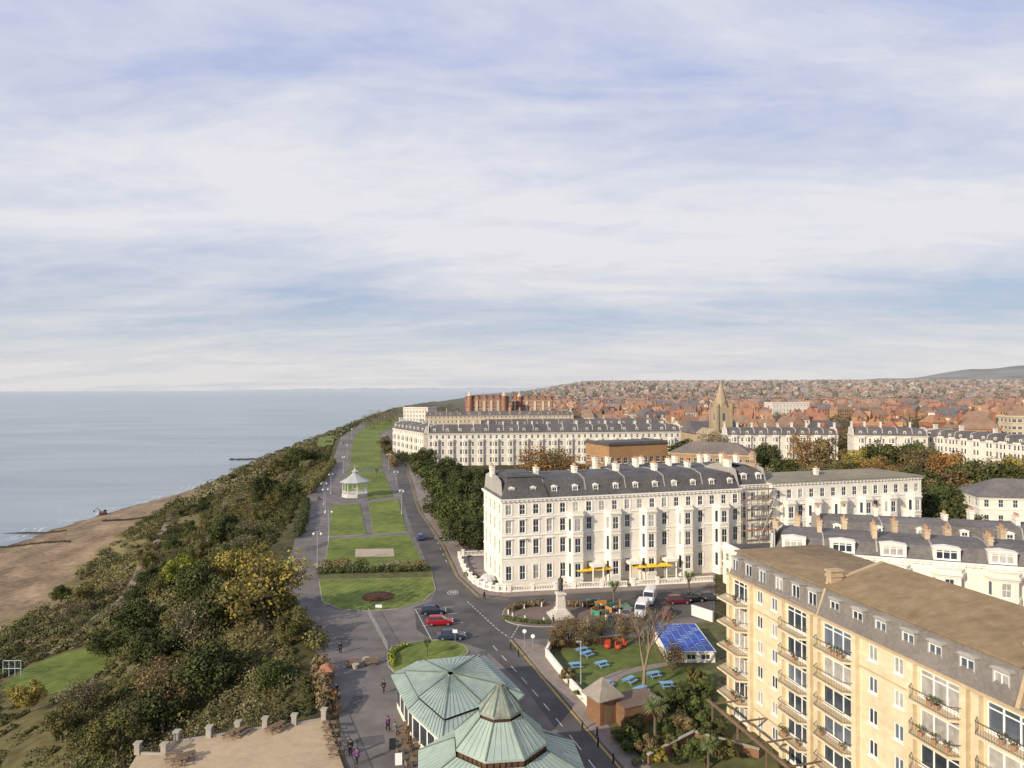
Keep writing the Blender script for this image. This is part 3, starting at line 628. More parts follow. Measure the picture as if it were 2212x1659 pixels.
for x,zt in((15.35,19.9),(35.35,20.1)):
    mb=MB(); mb.loft([[(x-.15,-.1,EV+.2),(x-.15,1,19.3),(x-.15,7.3,zt+1.),(x-.15,12,19)],[(x+.15,-.1,EV+.2),(x+.15,1,19.3),(x+.15,7.3,zt+1.),(x+.15,12,19)]]); ap.part('parapet',mb,STONED)
    ap.chimney(x,1.8,18.6,.7,1.2,1.7,STONED,0)
for x in[.9,3.6,6.2,9.1,11.8,14.3,17.4,20.3,23.,25.9,28.5,31.3,34.,37,40,43,46,49]: dormer(ap,x,.16,EV+.35,1.2,1.6,1.05,arch=x>13,st='two',m=LEAD,side=.07,flat=True)
ap.finish(100)
cn=empty('timber_canopy',(25.3,81,0),ap.root.rotation_euler.z,'brown timber canopy running along the foot of the stone flats','canopy')
MB().box(2,-4.2,2.7,26,-3.95,2.95).build('fascia',WOOD,cn)
for i in range(6): MB().box(3+i*4.4,-3.95,2.72,3.12+i*4.4,-.4,2.88).build('beam',WOOD,cn)
for i in range(5): MB().box(3+i*5,-4.15,0,3.15+i*5,-4.,2.7).build('post',WOOD,cn)
# ---------------------------------------------------------------- copper roofed pavilions
def tier(mb,seam,outer,inner,step=.62,rr=.03):
    n=len(outer)
    for i in range(n):
        a,b_,c,d=outer[i],outer[(i+1)%n],inner[(i+1)%n],inner[i]
        mb.add([a,b_,c,d],[(0,1,2,3)])
        k=max(1,int((Vector(b_)-Vector(a)).length/step))
        for j in range(k+1):
            t=j/k; p=Vector(a).lerp(Vector(b_),t); q=Vector(d).lerp(Vector(c),t); seam.tube(p+Vector((0,0,.02)),q+Vector((0,0,.02)),rr if 0<j<k else .08,n=4)
def octr(r,z,n=8,a=PI/8): return [(r*math.cos(a+2*PI*i/n),r*math.sin(a+2*PI*i/n),z) for i in range(n)]
oc=empty('octagonal_pavilion',(-1.2,63,0),0.12,'octagonal building with tiered green copper roof at the bottom centre','pavilion')
COP2=mat('brown_stained_copper',(.22,.20,.15),.6,.3,1.5,col2=(.33,.38,.32))
for i,(ro,zo,ri,zi) in enumerate(((8.0,4.0,4.4,5.65),(4.35,6.35,2.0,8.5),(2.0,9.0,.35,10.9))):
    mb=MB();se=MB(); tier(mb,se,octr(ro,zo),octr(ri,zi),.62 if i<2 else .5); mb.prism([p[:2] for p in octr(ro,0)],zo-.22,zo-.004,True)
    if i==2: mb.prism([p[:2] for p in octr(.35,0)],10.9,11.15)
    o=mb.build('roof_tier',COPPER if i<2 else COP2,oc); se.build('standing_seams',COPD,o)
for rr_,z0,z1 in((4.1,5.5,6.15),(1.75,8.35,8.8)):
    mb=MB().prism([p[:2] for p in octr(rr_,0)],z0,z1,True)
    for i in range(48):
        a=2*PI*i/48; rr2=rr_*math.cos(PI/8)/max(.01,math.cos(((a-PI/8)%(PI/4))-PI/8)); mb.tube((rr2*1.02*math.cos(a),rr2*1.02*math.sin(a),z0),(rr2*1.02*math.cos(a),rr2*1.02*math.sin(a),z1),.05,n=4)
    mb.build('louvre_band',BRONZE,oc)
MB().prism([p[:2] for p in octr(7.1,0)],0,3.8).build('wall',WHITE,oc)
pv=empty('copper_roofed_pavilion',(0,0,0),0,'low pavilion with shallow green copper hipped roof beside the oval lawn','pavilion')
op=[tuple(P(a,b_,3.8)) for a,b_ in[(845,1457),(902,1427),(1045,1413),(1133,1500),(1072,1556),(955,1600),(882,1532)]]
cx=sum(p[0] for p in op)/7-.2; cy=sum(p[1] for p in op)/7+1
scp=lambda s,z:[(cx+(p[0]-cx)*s,cy+(p[1]-cy)*s,z) for p in op]
mb=MB();se=MB(); tier(mb,se,op,scp(.76,4.3)); mb.prism([p[:2] for p in op],3.55,3.796,True); o=mb.build('roof_tier',COPPER,pv); se.build('standing_seams',COPD,o)
MB().prism([p[:2] for p in scp(.72,0)],4.2,4.5).build('clerestory',BRONZE,pv)
mb=MB();se=MB(); tier(mb,se,scp(.77,4.55),scp(.05,5.35)); o=mb.build('roof_tier',COPPER,pv); se.build('standing_seams',COPD,o)
MB().prism([p[:2] for p in scp(.9,0)],0,3.5).build('wall',WHITE,pv)
for e,(i0,i1) in enumerate(((5,6),(6,0))):
    for t_ in range(4):
        A_=Vector(scp(.903,0)[i0]); B_=Vector(scp(.903,0)[i1]); a=A_.lerp(B_,(t_+.5)/4); q=MB(); q.M=T(a.x,a.y,0)@RZ(math.atan2(B_.y-A_.y,B_.x-A_.x)); q.box(-.7,-.05,.8,.7,.05,2.7); q.build('window',GLASS,pv)
MB().box(-6.5,66,0,-2.5,74,3.9).build('link_roof',mat('grey_flat_roof',(.24,.22,.20),.9,.2),pv)
# ---------------------------------------------------------------- cliff hall terrace
th=empty('cliff_hall_roof_terrace',(0,0,0),0,'flat paved roof terrace with stone piers and railings at the bottom left','terrace')
tp=pxs([(362,1602),(705,1552),(748,1672),(760,1900),(150,1900),(278,1660),(300,1624),(352,1628)],.3)
MB().prism([p[:2] for p in tp],-14,.1).build('hall_wall',CONC,th); MB().prism([p[:2] for p in tp],.1,.3).build('paving',TERP,th)
pil=[(298,1628),(355,1630),(382,1602),(452,1592),(514,1581),(573,1572),(636,1565),(700,1553)]
pw=[P(a,b_,.3) for a,b_ in pil]
for p in pw:
    mb=MB(); mb.box(p.x-.27,p.y-.27,.3,p.x+.27,p.y+.27,1.35); mb.box(p.x-.35,p.y-.35,1.35,p.x+.35,p.y+.35,1.5); mb.build('pier',CONC,th)
for p,q in zip(pw,pw[1:]):
    mb=MB(); d=(q-p); mb.M=T(p.x,p.y,0)@RZ(math.atan2(d.y,d.x)); mb.box(.3,-.14,.3,d.length-.3,.14,.5); mb.build('plinth',CONC,th); mb=MB()
    for z in(.6,1.3): mb.tube((p.x,p.y,z),(q.x,q.y,z),.035,n=4)
    n=max(2,int((q-p).length/.2))
    for i in range(n): a=p.lerp(q,(i+.5)/n); mb.tube((a.x,a.y,.3),(a.x,a.y,1.3),.02,n=3)
    mb.build('railing',BLK,th)
e0,e1=P(705,1553,.3),P(750,1680,.3); mb=MB()
for z in(.6,1.3): mb.tube((e0.x,e0.y,z),(e1.x,e1.y,z),.035,n=4)
for i in range(60): a=e0.lerp(e1,i/59); mb.tube((a.x,a.y,.3),(a.x,a.y,1.3),.018,n=3)
mb.build('railing',BLK,th)
def picnic(m):
    r_=empty('picnic_table')
    for k in range(4): MB().box(-.9,-.38+k*.2,.72,.9,-.2+k*.2,.76).build('tabletop_board',m,r_)
    for s in(-1,1):
        MB().box(-.9,s*.72-.13,.43,.9,s*.72+.13,.47).build('seat',m,r_)
    for x in(-.65,.65):
        mb=MB()
        for s in(-1,1): mb.tube((x,s*.75,0),(x,s*.25,.72),.045,n=4)
        mb.box(x-.03,-.8,.38,x+.03,.8,.43); mb.box(x-.03,-.4,.66,x+.03,.4,.72); mb.build('leg_frame',m,r_)
    return r_
pb=picnic(BLUEP)
PT=[(1268,1418,.3),(1243,1443,-.2),(1300,1440,.1),(1360,1475,.4),(1412,1463,0),(1440,1485,-.3),(1385,1495,.2),(1310,1485,.7),(1258,1410,.1)]
PTD=['beside the white garden wall furthest back','nearest the white garden wall corner','in the middle of the left lawn','left of the bare garden tree','right of the bare garden tree, further back','furthest right on the lawn','just in front of the bare garden tree','closest to the pyramid roofed kiosk','tucked under the brown shrub']
for i,(a,b_,rz) in enumerate(PT):
    o=pb if i==0 else copy_tree(pb); p=P(a,b_,.09); o.location=p; o.rotation_euler=(0,0,rz+.4); o.scale=(.9,)*3; tag(o,'pale blue picnic table '+PTD[i],'picnic table','blue picnic tables on the pub lawn')
pn=picnic(WOOD)
for i,(a,b_,rz) in enumerate([(712,1572,0),(716,1590,.05),(722,1610,0),(727,1630,.1),(500,1592,1.3),(520,1585,1.2),(604,1575,1.3),(590,1580,1.),(388,1652,.3),(405,1640,.6),(375,1640,.2)]):
    o=pn if i==0 else copy_tree(pn); p=P(a,b_,.31); o.location=p; o.rotation_euler=(0,0,rz); o.scale=(.85,)*3
    grp=('right railing, '+['first','second','third','fourth'][i]+' from its far end') if i<4 else ('far balustrade, '+['left of a pair','right of a pair','right pair member','left pair member'][i-4]) if i<8 else ('left corner, '+['nearest','right hand','left hand'][i-8])
    tag(o,'dark wooden table on the tan terrace by the '+grp,'table','wooden tables on the roof terrace')
ct=empty('cafe_table'); MB().box(-.4,-.4,.7,.4,.4,.74).build('tabletop',WOOD,ct)
MB().tube((0,0,0),(0,0,.7),.04).build('pedestal',BLK,ct)
cs=empty('cafe_chair'); MB().box(-.22,-.22,.42,.22,.22,.46).build('seat',WOOD,cs); MB().box(-.22,.18,.46,.22,.22,.9).build('backrest',WOOD,cs)
for sx in(-.19,.19):
    for sy in(-.19,.19): MB().tube((sx,sy,0),(sx,sy,.42),.02,n=4).build('leg',BLK,cs)
ci=0
TB=[(872,1585),(895,1590),(870,1605),(900,1612),(875,1628),(905,1640),(893,1655)]
for i,(a,b_) in enumerate(TB):
    p=P(a,b_); o=ct if i==0 else copy_tree(ct); o.location=p; tag(o,'small brown café table on the plaza beside the copper roofed buildings','table','café tables on the plaza')
    for k in range(3):
        an=k*2.1+i; o=cs if ci==0 else copy_tree(cs); ci+=1; o.location=(p.x+.75*math.sin(an),p.y+.75*math.cos(an),0); o.rotation_euler=(0,0,-an); tag(o,'small brown café chair around a plaza table','chair','café chairs on the plaza')
# ---------------------------------------------------------------- bandstand
bp_=P(767,1072); bs_=empty('bandstand',bp_,0,'white octagonal bandstand with pointed roof on the lawn','bandstand')
mb=MB().prism([p[:2] for p in octr(4.6,0)],0,1.2); mb.build('base',mat('pale_stone_base',(.5,.48,.44),.8),bs_)
for i in range(8):
    a=PI/8+i*PI/4; x,y=4.2*math.cos(a),4.2*math.sin(a); MB().tube((x,y,1.2),(x,y,5.2),.12,.09,8).build('column',WFR,bs_)
    b2=a+PI/4; x2,y2=4.2*math.cos(b2),4.2*math.sin(b2); mb=MB()
    mb.tube((x,y,2.1),(x2,y2,2.1),.05,n=4)
    for j in range(9): u=(j+.5)/9; mb.tube((x+(x2-x)*u,y+(y2-y)*u,1.2),(x+(x2-x)*u,y+(y2-y)*u,2.1),.025,n=4)
    mb.build('railing',WFR,bs_)
RZM=mat('zinc_roof',(.40,.40,.39),.5,.15,1)
mb=MB().lathe([(5.3,5.1),(5.4,5.3),(3.2,6.4),(1.7,7.3),(1.1,7.9)],8,(0,0,0),PI/8); mb.build('roof',RZM,bs_)
MB().lathe([(.9,7.85),(.9,8.6),(1.3,8.7),(.5,9.3),(.12,9.9),(.1,10.6),(.02,11.3)],8,(0,0,0),PI/8).build('cupola',RZM,bs_)
# ---------------------------------------------------------------- figures
def skinmesh(name,verts,edges,radii,m,sub=1):
    me=bpy.data.meshes.new(name+'_sk'); me.from_pydata(verts,edges,[]); o=bpy.data.objects.new('tmp',me); COL.objects.link(o)
    md=o.modifiers.new('s','SKIN'); md.use_smooth_shade=True
    for i,r_ in enumerate(radii): me.skin_vertices[0].data[i].radius=(r_,r_)
    me.skin_vertices[0].data[0].use_root=True
    if sub: s2=o.modifiers.new('u','SUBSURF'); s2.levels=sub; s2.render_levels=sub
    dg=bpy.context.evaluated_depsgraph_get(); dg.update(); out=bpy.data.meshes.new_from_object(o.evaluated_get(dg)); out.name=name; bpy.data.objects.remove(o)
    out.materials.clear(); out.materials.append(m); return out
def figure(stride=.22,arm=.15):
    s=stride
    J=[(0,0,.95),(0,0,1.12),(0,.0,1.32),(0,.01,1.46),(0,.02,1.54),(0,.03,1.64),(0,.02,1.73)]
    Rr=[.15,.13,.15,.06,.07,.095,.06]; E=[(0,1),(1,2),(2,3),(3,4),(4,5),(5,6)]
    J.append((0,.125,1.62)); Rr.append(.02); E.append((5,7))
    legs=[];arms=[]
    for sx,ph in((-1,1),(1,-1)):
        n=len(J); J+= [(sx*.1,0,.88),(sx*.11,ph*s*.6+.04,.5),(sx*.11,ph*s*1.2-.02,.09),(sx*.12,ph*s*1.2+.13,.04)]; Rr+=[.1,.07,.05,.04]; E+=[(0,n),(n,n+1),(n+1,n+2),(n+2,n+3)]; legs+=[n,n+1,n+2]
        n=len(J); J+=[(sx*.2,0,1.38),(sx*.25,-ph*arm*.5,1.12),(sx*.25,-ph*arm+.08,.88),(sx*.25,-ph*arm+.11,.80)]; Rr+=[.06,.048,.035,.03]; E+=[(2,n),(n,n+1),(n+1,n+2),(n+2,n+3)]; arms+=[n,n+1,n+2]
        hnd=n+3
        for q in range(5):
            m_=len(J); hx=J[hnd]
            if q<4: J.append((hx[0],hx[1]-.03+.02*q,hx[2]-.085+.01*abs(q-1.5)))
            else: J.append((hx[0],hx[1]+.05,hx[2]-.04))
            Rr.append(.009); E.append((hnd,m_))
    return J,E,Rr,legs,arms
SKIN=mat('skin',(.45,.27,.19),.6,.05); HAIR=mat('hair',(.05,.03,.02),.8,.2)
def person(loc,rz,label,top,bot,stride=.22,scale=1.):
    J,E,Rr,legs,arms=figure(stride,.15 if stride>.05 else .02)
    r_=empty('person',loc,rz,label,'person'); r_.scale=(scale,)*3
    link('body',skinmesh('body',J,E,Rr,SKIN),r_)
    tj=[J[0],J[1],J[2],(J[3][0],J[3][1],J[3][2]-.03)]+[J[i] for i in arms]; te=[(0,1),(1,2),(2,3),(2,4),(4,5),(5,6),(2,7),(7,8),(8,9)]; tr=[.175,.155,.175,.085]+[.085,.068,.055]*2
    link('jacket',skinmesh('jacket',tj,te,tr,top),r_)
    lj=[J[0]]+[J[i] for i in legs]; link('trousers',skinmesh('trousers',lj,[(0,1),(1,2),(2,3),(0,4),(4,5),(5,6)],[.165,.115,.085,.065,.115,.085,.065],bot),r_)
    MB().lathe([(.02,1.56),(.1,1.6),(.112,1.68),(.09,1.75),(.02,1.78)],10,(0,-.01,0)).build('hair',HAIR,r_,True)
    return r_
NAVY=mat('navy_cloth',(.02,.025,.05),.9);BLKC=mat('black_cloth',(.015,.015,.018),.9);PURP=mat('purple_cloth',(.16,.05,.2),.9);GREYC=mat('grey_cloth',(.15,.15,.16),.9)
for i,(a,b_,rz,lab,tpm,bm,st) in enumerate([
 (735,1412,.3,'person in dark clothes walking alone up the promenade beyond the terrace',BLKC,BLKC,.2),
 (829,1498,2.6,'person in black coat walking beside the copper roofed pavilion',BLKC,NAVY,.22),
 (838,1580,.5,'person in purple jacket walking on the plaza near the café tables',PURP,BLKC,.2),
 (853,1588,3.0,'small grey coated person beside the one in purple',GREYC,GREYC,.15),
 (757,1632,.2,'person in black standing near the terrace railing',BLKC,BLKC,.04),
 (771,1652,2.9,'person in purple top at the bottom of the plaza',PURP,NAVY,.2),
 (727,1505,1.,'person in navy jacket beside the orange booth',NAVY,BLKC,.05),
 (733,1522,-1.,'person in grey standing below the orange booth',GREYC,NAVY,.05),
 (1195,1352,1.2,'person in dark coat on the pavement beside the statue',BLKC,GREYC,.15),
 (1046,1296,1.,'person crossing near the curved balustrade',NAVY,BLKC,.2),
 (742,960,.2,'tiny person walking on the far promenade',BLKC,BLKC,.2)]):
    person(P(a,b_,.13 if a==1195 else 0),rz,lab,tpm,bm,st,scale=.85 if i==3 else 1.)
sp_=P(1211,1331,.14); st=empty('monument',sp_,.2,'bronze standing figure on tall pale stone plinth on the round island','statue')
PST=mat('pale_granite',(.58,.53,.46),.8,.1,2)
for k,(w,z0,z1) in enumerate([(1.9,0,.3),(1.55,.3,.6),(1.25,.6,.9)]): MB().box(-w,-w,z0,w,w,z1).build('step',PST,st)
mb=MB(); mb.loft([[(sx*a,sy*a,z) for sx,sy in((-1,-1),(1,-1),(1,1),(-1,1))] for a,z in((.95,.9),(.9,1.3),(.68,1.45),(.6,3.5),(.8,3.65),(.8,3.9),(.55,4.0))]); mb.build('plinth',PST,st)
J,E,Rr,lg,am=figure(.05,.03); S=1.6
Rr=[r_*1.15 for r_ in Rr]
me_=skinmesh('figure',[(x,y,z) for x,y,z in J],E,Rr,STAT); me_.transform(T(0,0,4.)@Matrix.Scale(S,4)); link('figure',me_,st)
me_=skinmesh('gown',[(0,0,1.4),(0,-.05,1.1),(0,-.08,.7),(0,-.1,.15)],[(0,1),(1,2),(2,3)],[.17,.2,.24,.28],STAT); me_.transform(T(0,0,4.)@Matrix.Scale(S,4)); link('gown',me_,st)
# ---------------------------------------------------------------- vehicles
def wheel(parent,x,y,r=.32):
    w=MB(); w.M=T(x,y,r)@Matrix.Rotation(PI/2,4,'X'); w.lathe([(r*.62,-.1),(r*.95,-.11),(r,-.07),(r,.07),(r*.95,.11),(r*.62,.1)],18); o=w.build('wheel',TYRE,parent,False)
    q=MB(); q.M=T(x,y,r)@Matrix.Rotation(PI/2,4,'X'); q.lathe([(.05,-.115),(r*.6,-.105),(r*.6,.105),(.05,.115)],12); q.build('rim',RIMM,o)
def car(px,py,rz,paint,label,kind='hatch',z=.03):
    p=P(px,py,z); r_=empty('parked_car',p,rz,label,'car')
    st=[(-2.12,.45,.62,.74),(-2.08,.32,.80,.84),(-1.8,.24,.93,.88),(-1.0,.22,.96,.90),(0,.22,.95,.90),(.9,.22,.93,.90),(1.3,.22,.88,.88),(1.85,.25,.76,.82),(2.08,.32,.62,.72),(2.12,.42,.55,.6)]
    mb=MB(); mb.loft([[(x,-w*.93,zb),(x,-w,zb+.2),(x,-w*.98,zt-.12),(x,-w*.86,zt),(x,w*.86,zt),(x,w*.98,zt-.12),(x,w,zb+.2),(x,w*.93,zb)] for x,zb,zt,w in st]); mb.build('body',paint,r_,False)
    xb=-1.95 if kind=='hatch' else -1.6
    mb=MB(); mb.loft([[(xb,-.76,.93),(1.05,-.78,.92),(1.05,.78,.92),(xb,.76,.93)],[(xb+.35,-.6,1.40),(.3,-.6,1.42),(.3,.6,1.42),(xb+.35,.6,1.40)]]); mb.build('window_glass',CGL,r_)
    mb=MB(); mb.loft([[(xb+.3,-.63,1.395),(.36,-.63,1.40),(.36,.63,1.40),(xb+.3,.63,1.395)],[(xb+.45,-.52,1.47),(.15,-.52,1.48),(.15,.52,1.48),(xb+.45,.52,1.47)]]); mb.build('roof_panel',paint,r_)
    mb=MB()
    for s in(-1,1):
        for xa,xc_ in((1.05,.3),(-.35,-.3),(xb+.05,xb+.38)): mb.tube((xa,s*.775,.93),(xc_,s*.605,1.41),.045,n=4)
    mb.build('pillar_trim',paint,r_)
    for x in(-1.3,1.32):
        for s in(-1,1): wheel(r_,x,s*.8)
    for s in(-1,1):
        MB().box(2.0,s*.55-.15,.58,2.13,s*.55+.15,.70).build('headlight',LAMPW,r_); MB().box(-2.14,s*.6-.12,.66,-2.05,s*.6+.12,.82).build('tail_light',LAMPR,r_)
        MB().box(.75,s*.97-.08,.92,.9,s*.97+.08,1.04).build('wing_mirror',paint,r_)
    return r_
def paint(n,c): return mat('car_paint_'+n,c,.25,.03,metal=.2,spec=.6)
car(936,1326,.12,paint('navy',(.02,.03,.06)),'dark navy parked car furthest back of three beside the lawn')
car(950,1349,.1,paint('red',(.38,.01,.02)),'bright red parked car between two dark ones in the bays')
car(975,1380,.1,paint('slate',(.03,.05,.09)),'slate blue parked car nearest the small oval lawn',kind='saloon')
car(909,1165,1.75,paint('blue',(.03,.07,.25)),'blue car driving on the road beside the lawns')
car(1465,1303,.1,paint('maroon',(.12,.02,.025)),'dark maroon car parked right of the white vans')
car(1497,1299,.15,paint('black',(.012,.012,.015)),'black car parked right of the maroon one')
car(1530,1296,.15,paint('grey',(.06,.06,.065)),'grey car parked furthest right by the stone flats')
car(1440,1329,1.3,paint('dkred',(.1,.03,.03)),'dark brown red car parked in front of the vans',kind='saloon')
car(1358,1330,1.2,paint('silver',(.2,.2,.21)),'silver car parked left of the near white van')
def van(px,py,rz,label,stripe=None):
    p=P(px,py,.03); r_=empty('parked_van',p,rz,label,'van'); pw_=paint('white',(.75,.75,.74))
    st=[(-2.6,.35,2.1,.9),(-2.55,.28,2.25,.95),(.9,.28,2.3,.95),(1.2,.28,2.15,.95),(1.75,.28,1.35,.95),(2.4,.3,1.05,.9),(2.55,.4,.85,.8)]
    mb=MB(); mb.loft([[(x,-w*.96,zb),(x,-w,zb+.3),(x,-w*.97,zt-.25),(x,-w*.82,zt),(x,w*.82,zt),(x,w*.97,zt-.25),(x,w,zb+.3),(x,w*.96,zb)] for x,zb,zt,w in st]); mb.build('body',pw_,r_)
    mb=MB(); mb.add([(1.24,-.78,2.09),(1.24,.78,2.09),(1.76,.82,1.38),(1.76,-.82,1.38)],[(0,1,2,3)]); mb.build('windscreen',CGL,r_)
    for s in(-1,1):
        MB().box(.35,s*.965-.01,1.25,1.35,s*.965+.01,1.75).build('side_window',CGL,r_); MB().box(2.45,s*.6-.14,.75,2.56,s*.6+.14,.92).build('headlight',LAMPW,r_)
        for x in(-1.6,1.65): wheel(r_,x,s*.85,.36)
        if stripe: MB().box(-2.4,s*.965-.008,.7,.2,s*.965+.008,1.1).build('side_stripe',stripe,r_)
van(1403,1300,-1.9,'white van parked further back near the hotel balustrade')
van(1386,1328,-1.9,'white van with red stripe parked in front of the other van',REDPN)
lp=empty('street_lamp')
mb=MB(); mb.lathe([(.22,0),(.2,.8),(.1,1.),(.075,7.6)],8); mb.build('pole',STEEL,lp)
mb=MB(); mb.path([(-.8,0,7.3),(-.5,0,7.7),(0,0,7.6),(.5,0,7.7),(.8,0,7.3)],.045); mb.build('bracket',STEEL,lp)
for s in(-1,1): MB().lathe([(.1,6.8),(.25,7.0),(.3,7.2),(.1,7.4)],8,(s*.8,0,0)).build('lantern',mat('lantern_white',(.7,.7,.68),.4),lp)
LP=[(686,1226,'beside the lower lawn on the seaward path'),(710,1168,'by the seaward corner of the third lawn'),(703,1108,'on the seaward path left of the bandstand'),(715,1068,'on the seaward path just beyond the bandstand'),(742,1022,'at the far end of the bandstand lawn'),(750,990,'on the far lawn edge'),(737,960,'far along the clifftop path'),(760,948,'far away where the lawn narrows'),
 (868,1112,'on the road side of the paired lawns'),(856,1062,'beside the road level with the bandstand'),(840,1015,'beside the far part of the road'),(700,1092,'half hidden by the clifftop shrubs'),(830,965,'by the far hedge at the roadside')]
for i,(a,b_,l) in enumerate(LP):
    o=lp if i==0 else copy_tree(lp); o.location=P(a,b_); o.rotation_euler=(0,0,.3*i); tag(o,'tall grey twin lantern lamp post '+l,'street lamp','lamp posts along the clifftop lawns')
lq=empty('street_lamp',P(1255,1490,.12),0,'grey single lamp post on the pavement beside the pub garden','street lamp'); MB().lathe([(.1,0),(.06,6)],8).build('pole',STEEL,lq); MB().box(-.6,-.1,5.95,.1,.1,6.1).build('lamp_head',STEEL,lq)
def sign(px,py,label,w=.7,h=.5,zt=2.6,m=None,rnd=True):
    r_=empty('road_sign',P(px,py,.12),0,label,'sign'); MB().tube((0,0,0),(0,0,zt),.04).build('post',STEEL,r_)
    q=MB(); q.M=T(0,-.05,zt-.2)@Matrix.Rotation(PI/2,4,'X')
    if rnd: q.lathe([(.3,-.02),(.3,.02)],16)
    else: q.box(-w/2,-h/2,-.02,w/2,h/2,.02)
    q.build('sign_plate',m or WFR,r_)
sign(1133,1399,'round sign on grey post at the corner of the lower road'); sign(1151,1404,'round sign on grey post right of the first one at the corner',zt=2.2)
sign(983,1388,'white rectangular sign beside the slate blue parked car',rnd=False,zt=1.9); sign(818,1318,'small white notice in front of the planted circle',rnd=False,zt=.9,w=1.1)
bo=MB().lathe([(.1,0),(.09,.85),(.12,.88),(.05,1.0)],8).build('bollard',BLK); first=True
for a,b_ in[(1103,1402),(1120,1418),(1258,1576),(1292,1612),(1325,1648),(1290,1590)]:
    o=bo if first else bo.copy()
    if not first: COL.objects.link(o)
    first=False; o.location=P(a,b_,.12); tag(o,'short black bollard on the pavement edge of the lower road','bollard','bollards on the lower pavement')
wb=MB().box(-.1,-.1,0,.1,.1,.75); wb=wb.build('white_post',WFR); first=True
for k in range(16):
    an=k/16*2*PI; o=wb if first else wb.copy()
    if not first: COL.objects.link(o)
    first=False; c0=P(1218,1328); o.location=(c0.x+9.3*math.cos(an),c0.y+4.2*math.sin(an),.12); tag(o,'short white post standing around the statue island','post','white posts around the statue island')
a_,b__=P(795,1327),P(838,1408); n=6
for i in range(n):
    p=a_.lerp(b__,i/n); q=a_.lerp(b__,(i+.9)/n); r_=empty('barrier',p,0,'grey steel crowd barrier in the line between promenade and car bays','barrier','steel barriers beside the car bays')
    d=q-p; mb=MB(); mb.tube((0,0,.1),(0,0,1.1),.03); mb.tube((d.x,d.y,.1),(d.x,d.y,1.1),.03); mb.tube((0,0,1.1),(d.x,d.y,1.1),.03); mb.tube((0,0,.25),(d.x,d.y,.25),.03); mb.build('frame',STEEL,r_)
    mb=MB()
    for j in range(1,12): mb.tube((d.x*j/12,d.y*j/12,.25),(d.x*j/12,d.y*j/12,1.1),.014,n=3)
    mb.build('bars',STEEL,r_)
def balustrade(pts,label,h=1.1,m=TRIM,name='balustrade_wall'):
    r_=empty(name,(0,0,0),0,label,'balustrade')
    for a,c in zip(pts,pts[1:]):
        d=c-a; Lh=d.length; M=T(a.x,a.y,.1)@RZ(math.atan2(d.y,d.x)); mb=MB(); mb.M=M; mb.box(0,-.2,0,Lh,.2,.25); mb.box(0,-.2,h-.15,Lh,.2,h)
        n=int(Lh/.3)
        for i in range(n): mb.tube(((i+.5)*Lh/n,0,.25),((i+.5)*Lh/n,0,h-.15),.08,.06,5)
        mb.build('balusters',m,r_); q=MB(); q.M=M; q.box(-.3,-.3,0,.3,.3,h+.25); q.box(-.38,-.38,h+.25,.38,.38,h+.38); q.build('pier',m,r_)
balustrade(smooth(pxs([(992,1207),(1003,1235),(1025,1262),(1060,1277),(1100,1280)]),3,False),'curved white balustrade around the corner of the hotel garden')
balustrade(pxs([(1100,1280),(1150,1277),(1200,1275),(1240,1272)]),'white balustrade in front of the left half of the hotel')
balustrade(pxs([(1240,1272),(1300,1270),(1355,1268)]),'white balustrade below the left yellow parasols')
balustrade(pxs([(1368,1267),(1420,1264),(1480,1261),(1540,1257)]),'white balustrade below the right yellow parasols')
balustrade(pxs([(1000,1202),(1055,1200)]),'short white balustrade beside the dark evergreens')
struct('hotel_forecourt',MB().flat(pxs([(1003,1208),(1060,1200),(1080,1262),(1545,1232),(1545,1255),(1100,1277),(1040,1266),(1012,1240)]),.14),PAVE)
for i,(a,b_,l) in enumerate([(1258,1262,'leftmost, in front of the hotel'),(1283,1260,'second from the left, before the hotel'),(1306,1258,'third from the left, before the hotel'),(1380,1254,'fourth from the left, before the hotel'),(1408,1252,'second from the right, before the hotel'),(1436,1250,'rightmost, in front of the hotel')]):
    r_=empty('parasol',P(a,b_,.15),.26,'square yellow parasol '+l,'parasol','yellow parasols on the hotel forecourt')
    MB().tube((0,0,0),(0,0,3.2),.04).build('pole',WFR,r_); q=MB(); q.loft([[(x*1.25,y*1.25,2.75) for x,y in((-1,-1),(1,-1),(1,1),(-1,1))],[(x*1.25,y*1.25,2.84) for x,y in((-1,-1),(1,-1),(1,1),(-1,1))],[(x*.05,y*.05,3.15) for x,y in((-1,-1),(1,-1),(1,1),(-1,1))]]); q.build('canopy',YEL,r_)
dm=empty('garden_dome',P(1053,1262,.14),0,'clear plastic dome tent behind the curved balustrade','dome tent')
q=MB(); prof=[(1.8*math.cos(t),1.8*math.sin(t)*1.1) for t in np.linspace(0,1.5,6)]; q.lathe(prof,12); q.build('cover',mat('clear_plastic_sheet',(.5,.5,.48),.25,.1),dm)
q=MB()
for k in range(6):
    pts=[(1.83*math.cos(t)*math.cos(k*PI/6),1.83*math.cos(t)*math.sin(k*PI/6),1.83*1.1*math.sin(t)) for t in np.linspace(0,PI,12)]; q.path(pts,.03,4)
q.build('frame',WFR,dm)
def wall(pts,h,w,m,label,name='garden_wall',z=.1):
    r_=empty(name,(0,0,0),0,label,'wall')
    for a,c in zip(pts,pts[1:]):
        d=c-a; q=MB(); q.M=T(a.x,a.y,z)@RZ(math.atan2(d.y,d.x)); q.box(0,-w/2,0,d.length,w/2,h); q.build('wall_panel',m,r_)
        q=MB(); q.M=T(a.x,a.y,z)@RZ(math.atan2(d.y,d.x)); q.box(-.05,-w/2-.06,h+.002,d.length+.05,w/2+.06,h+.1); q.build('coping',TRIM if m==WHITE else CONC,r_)
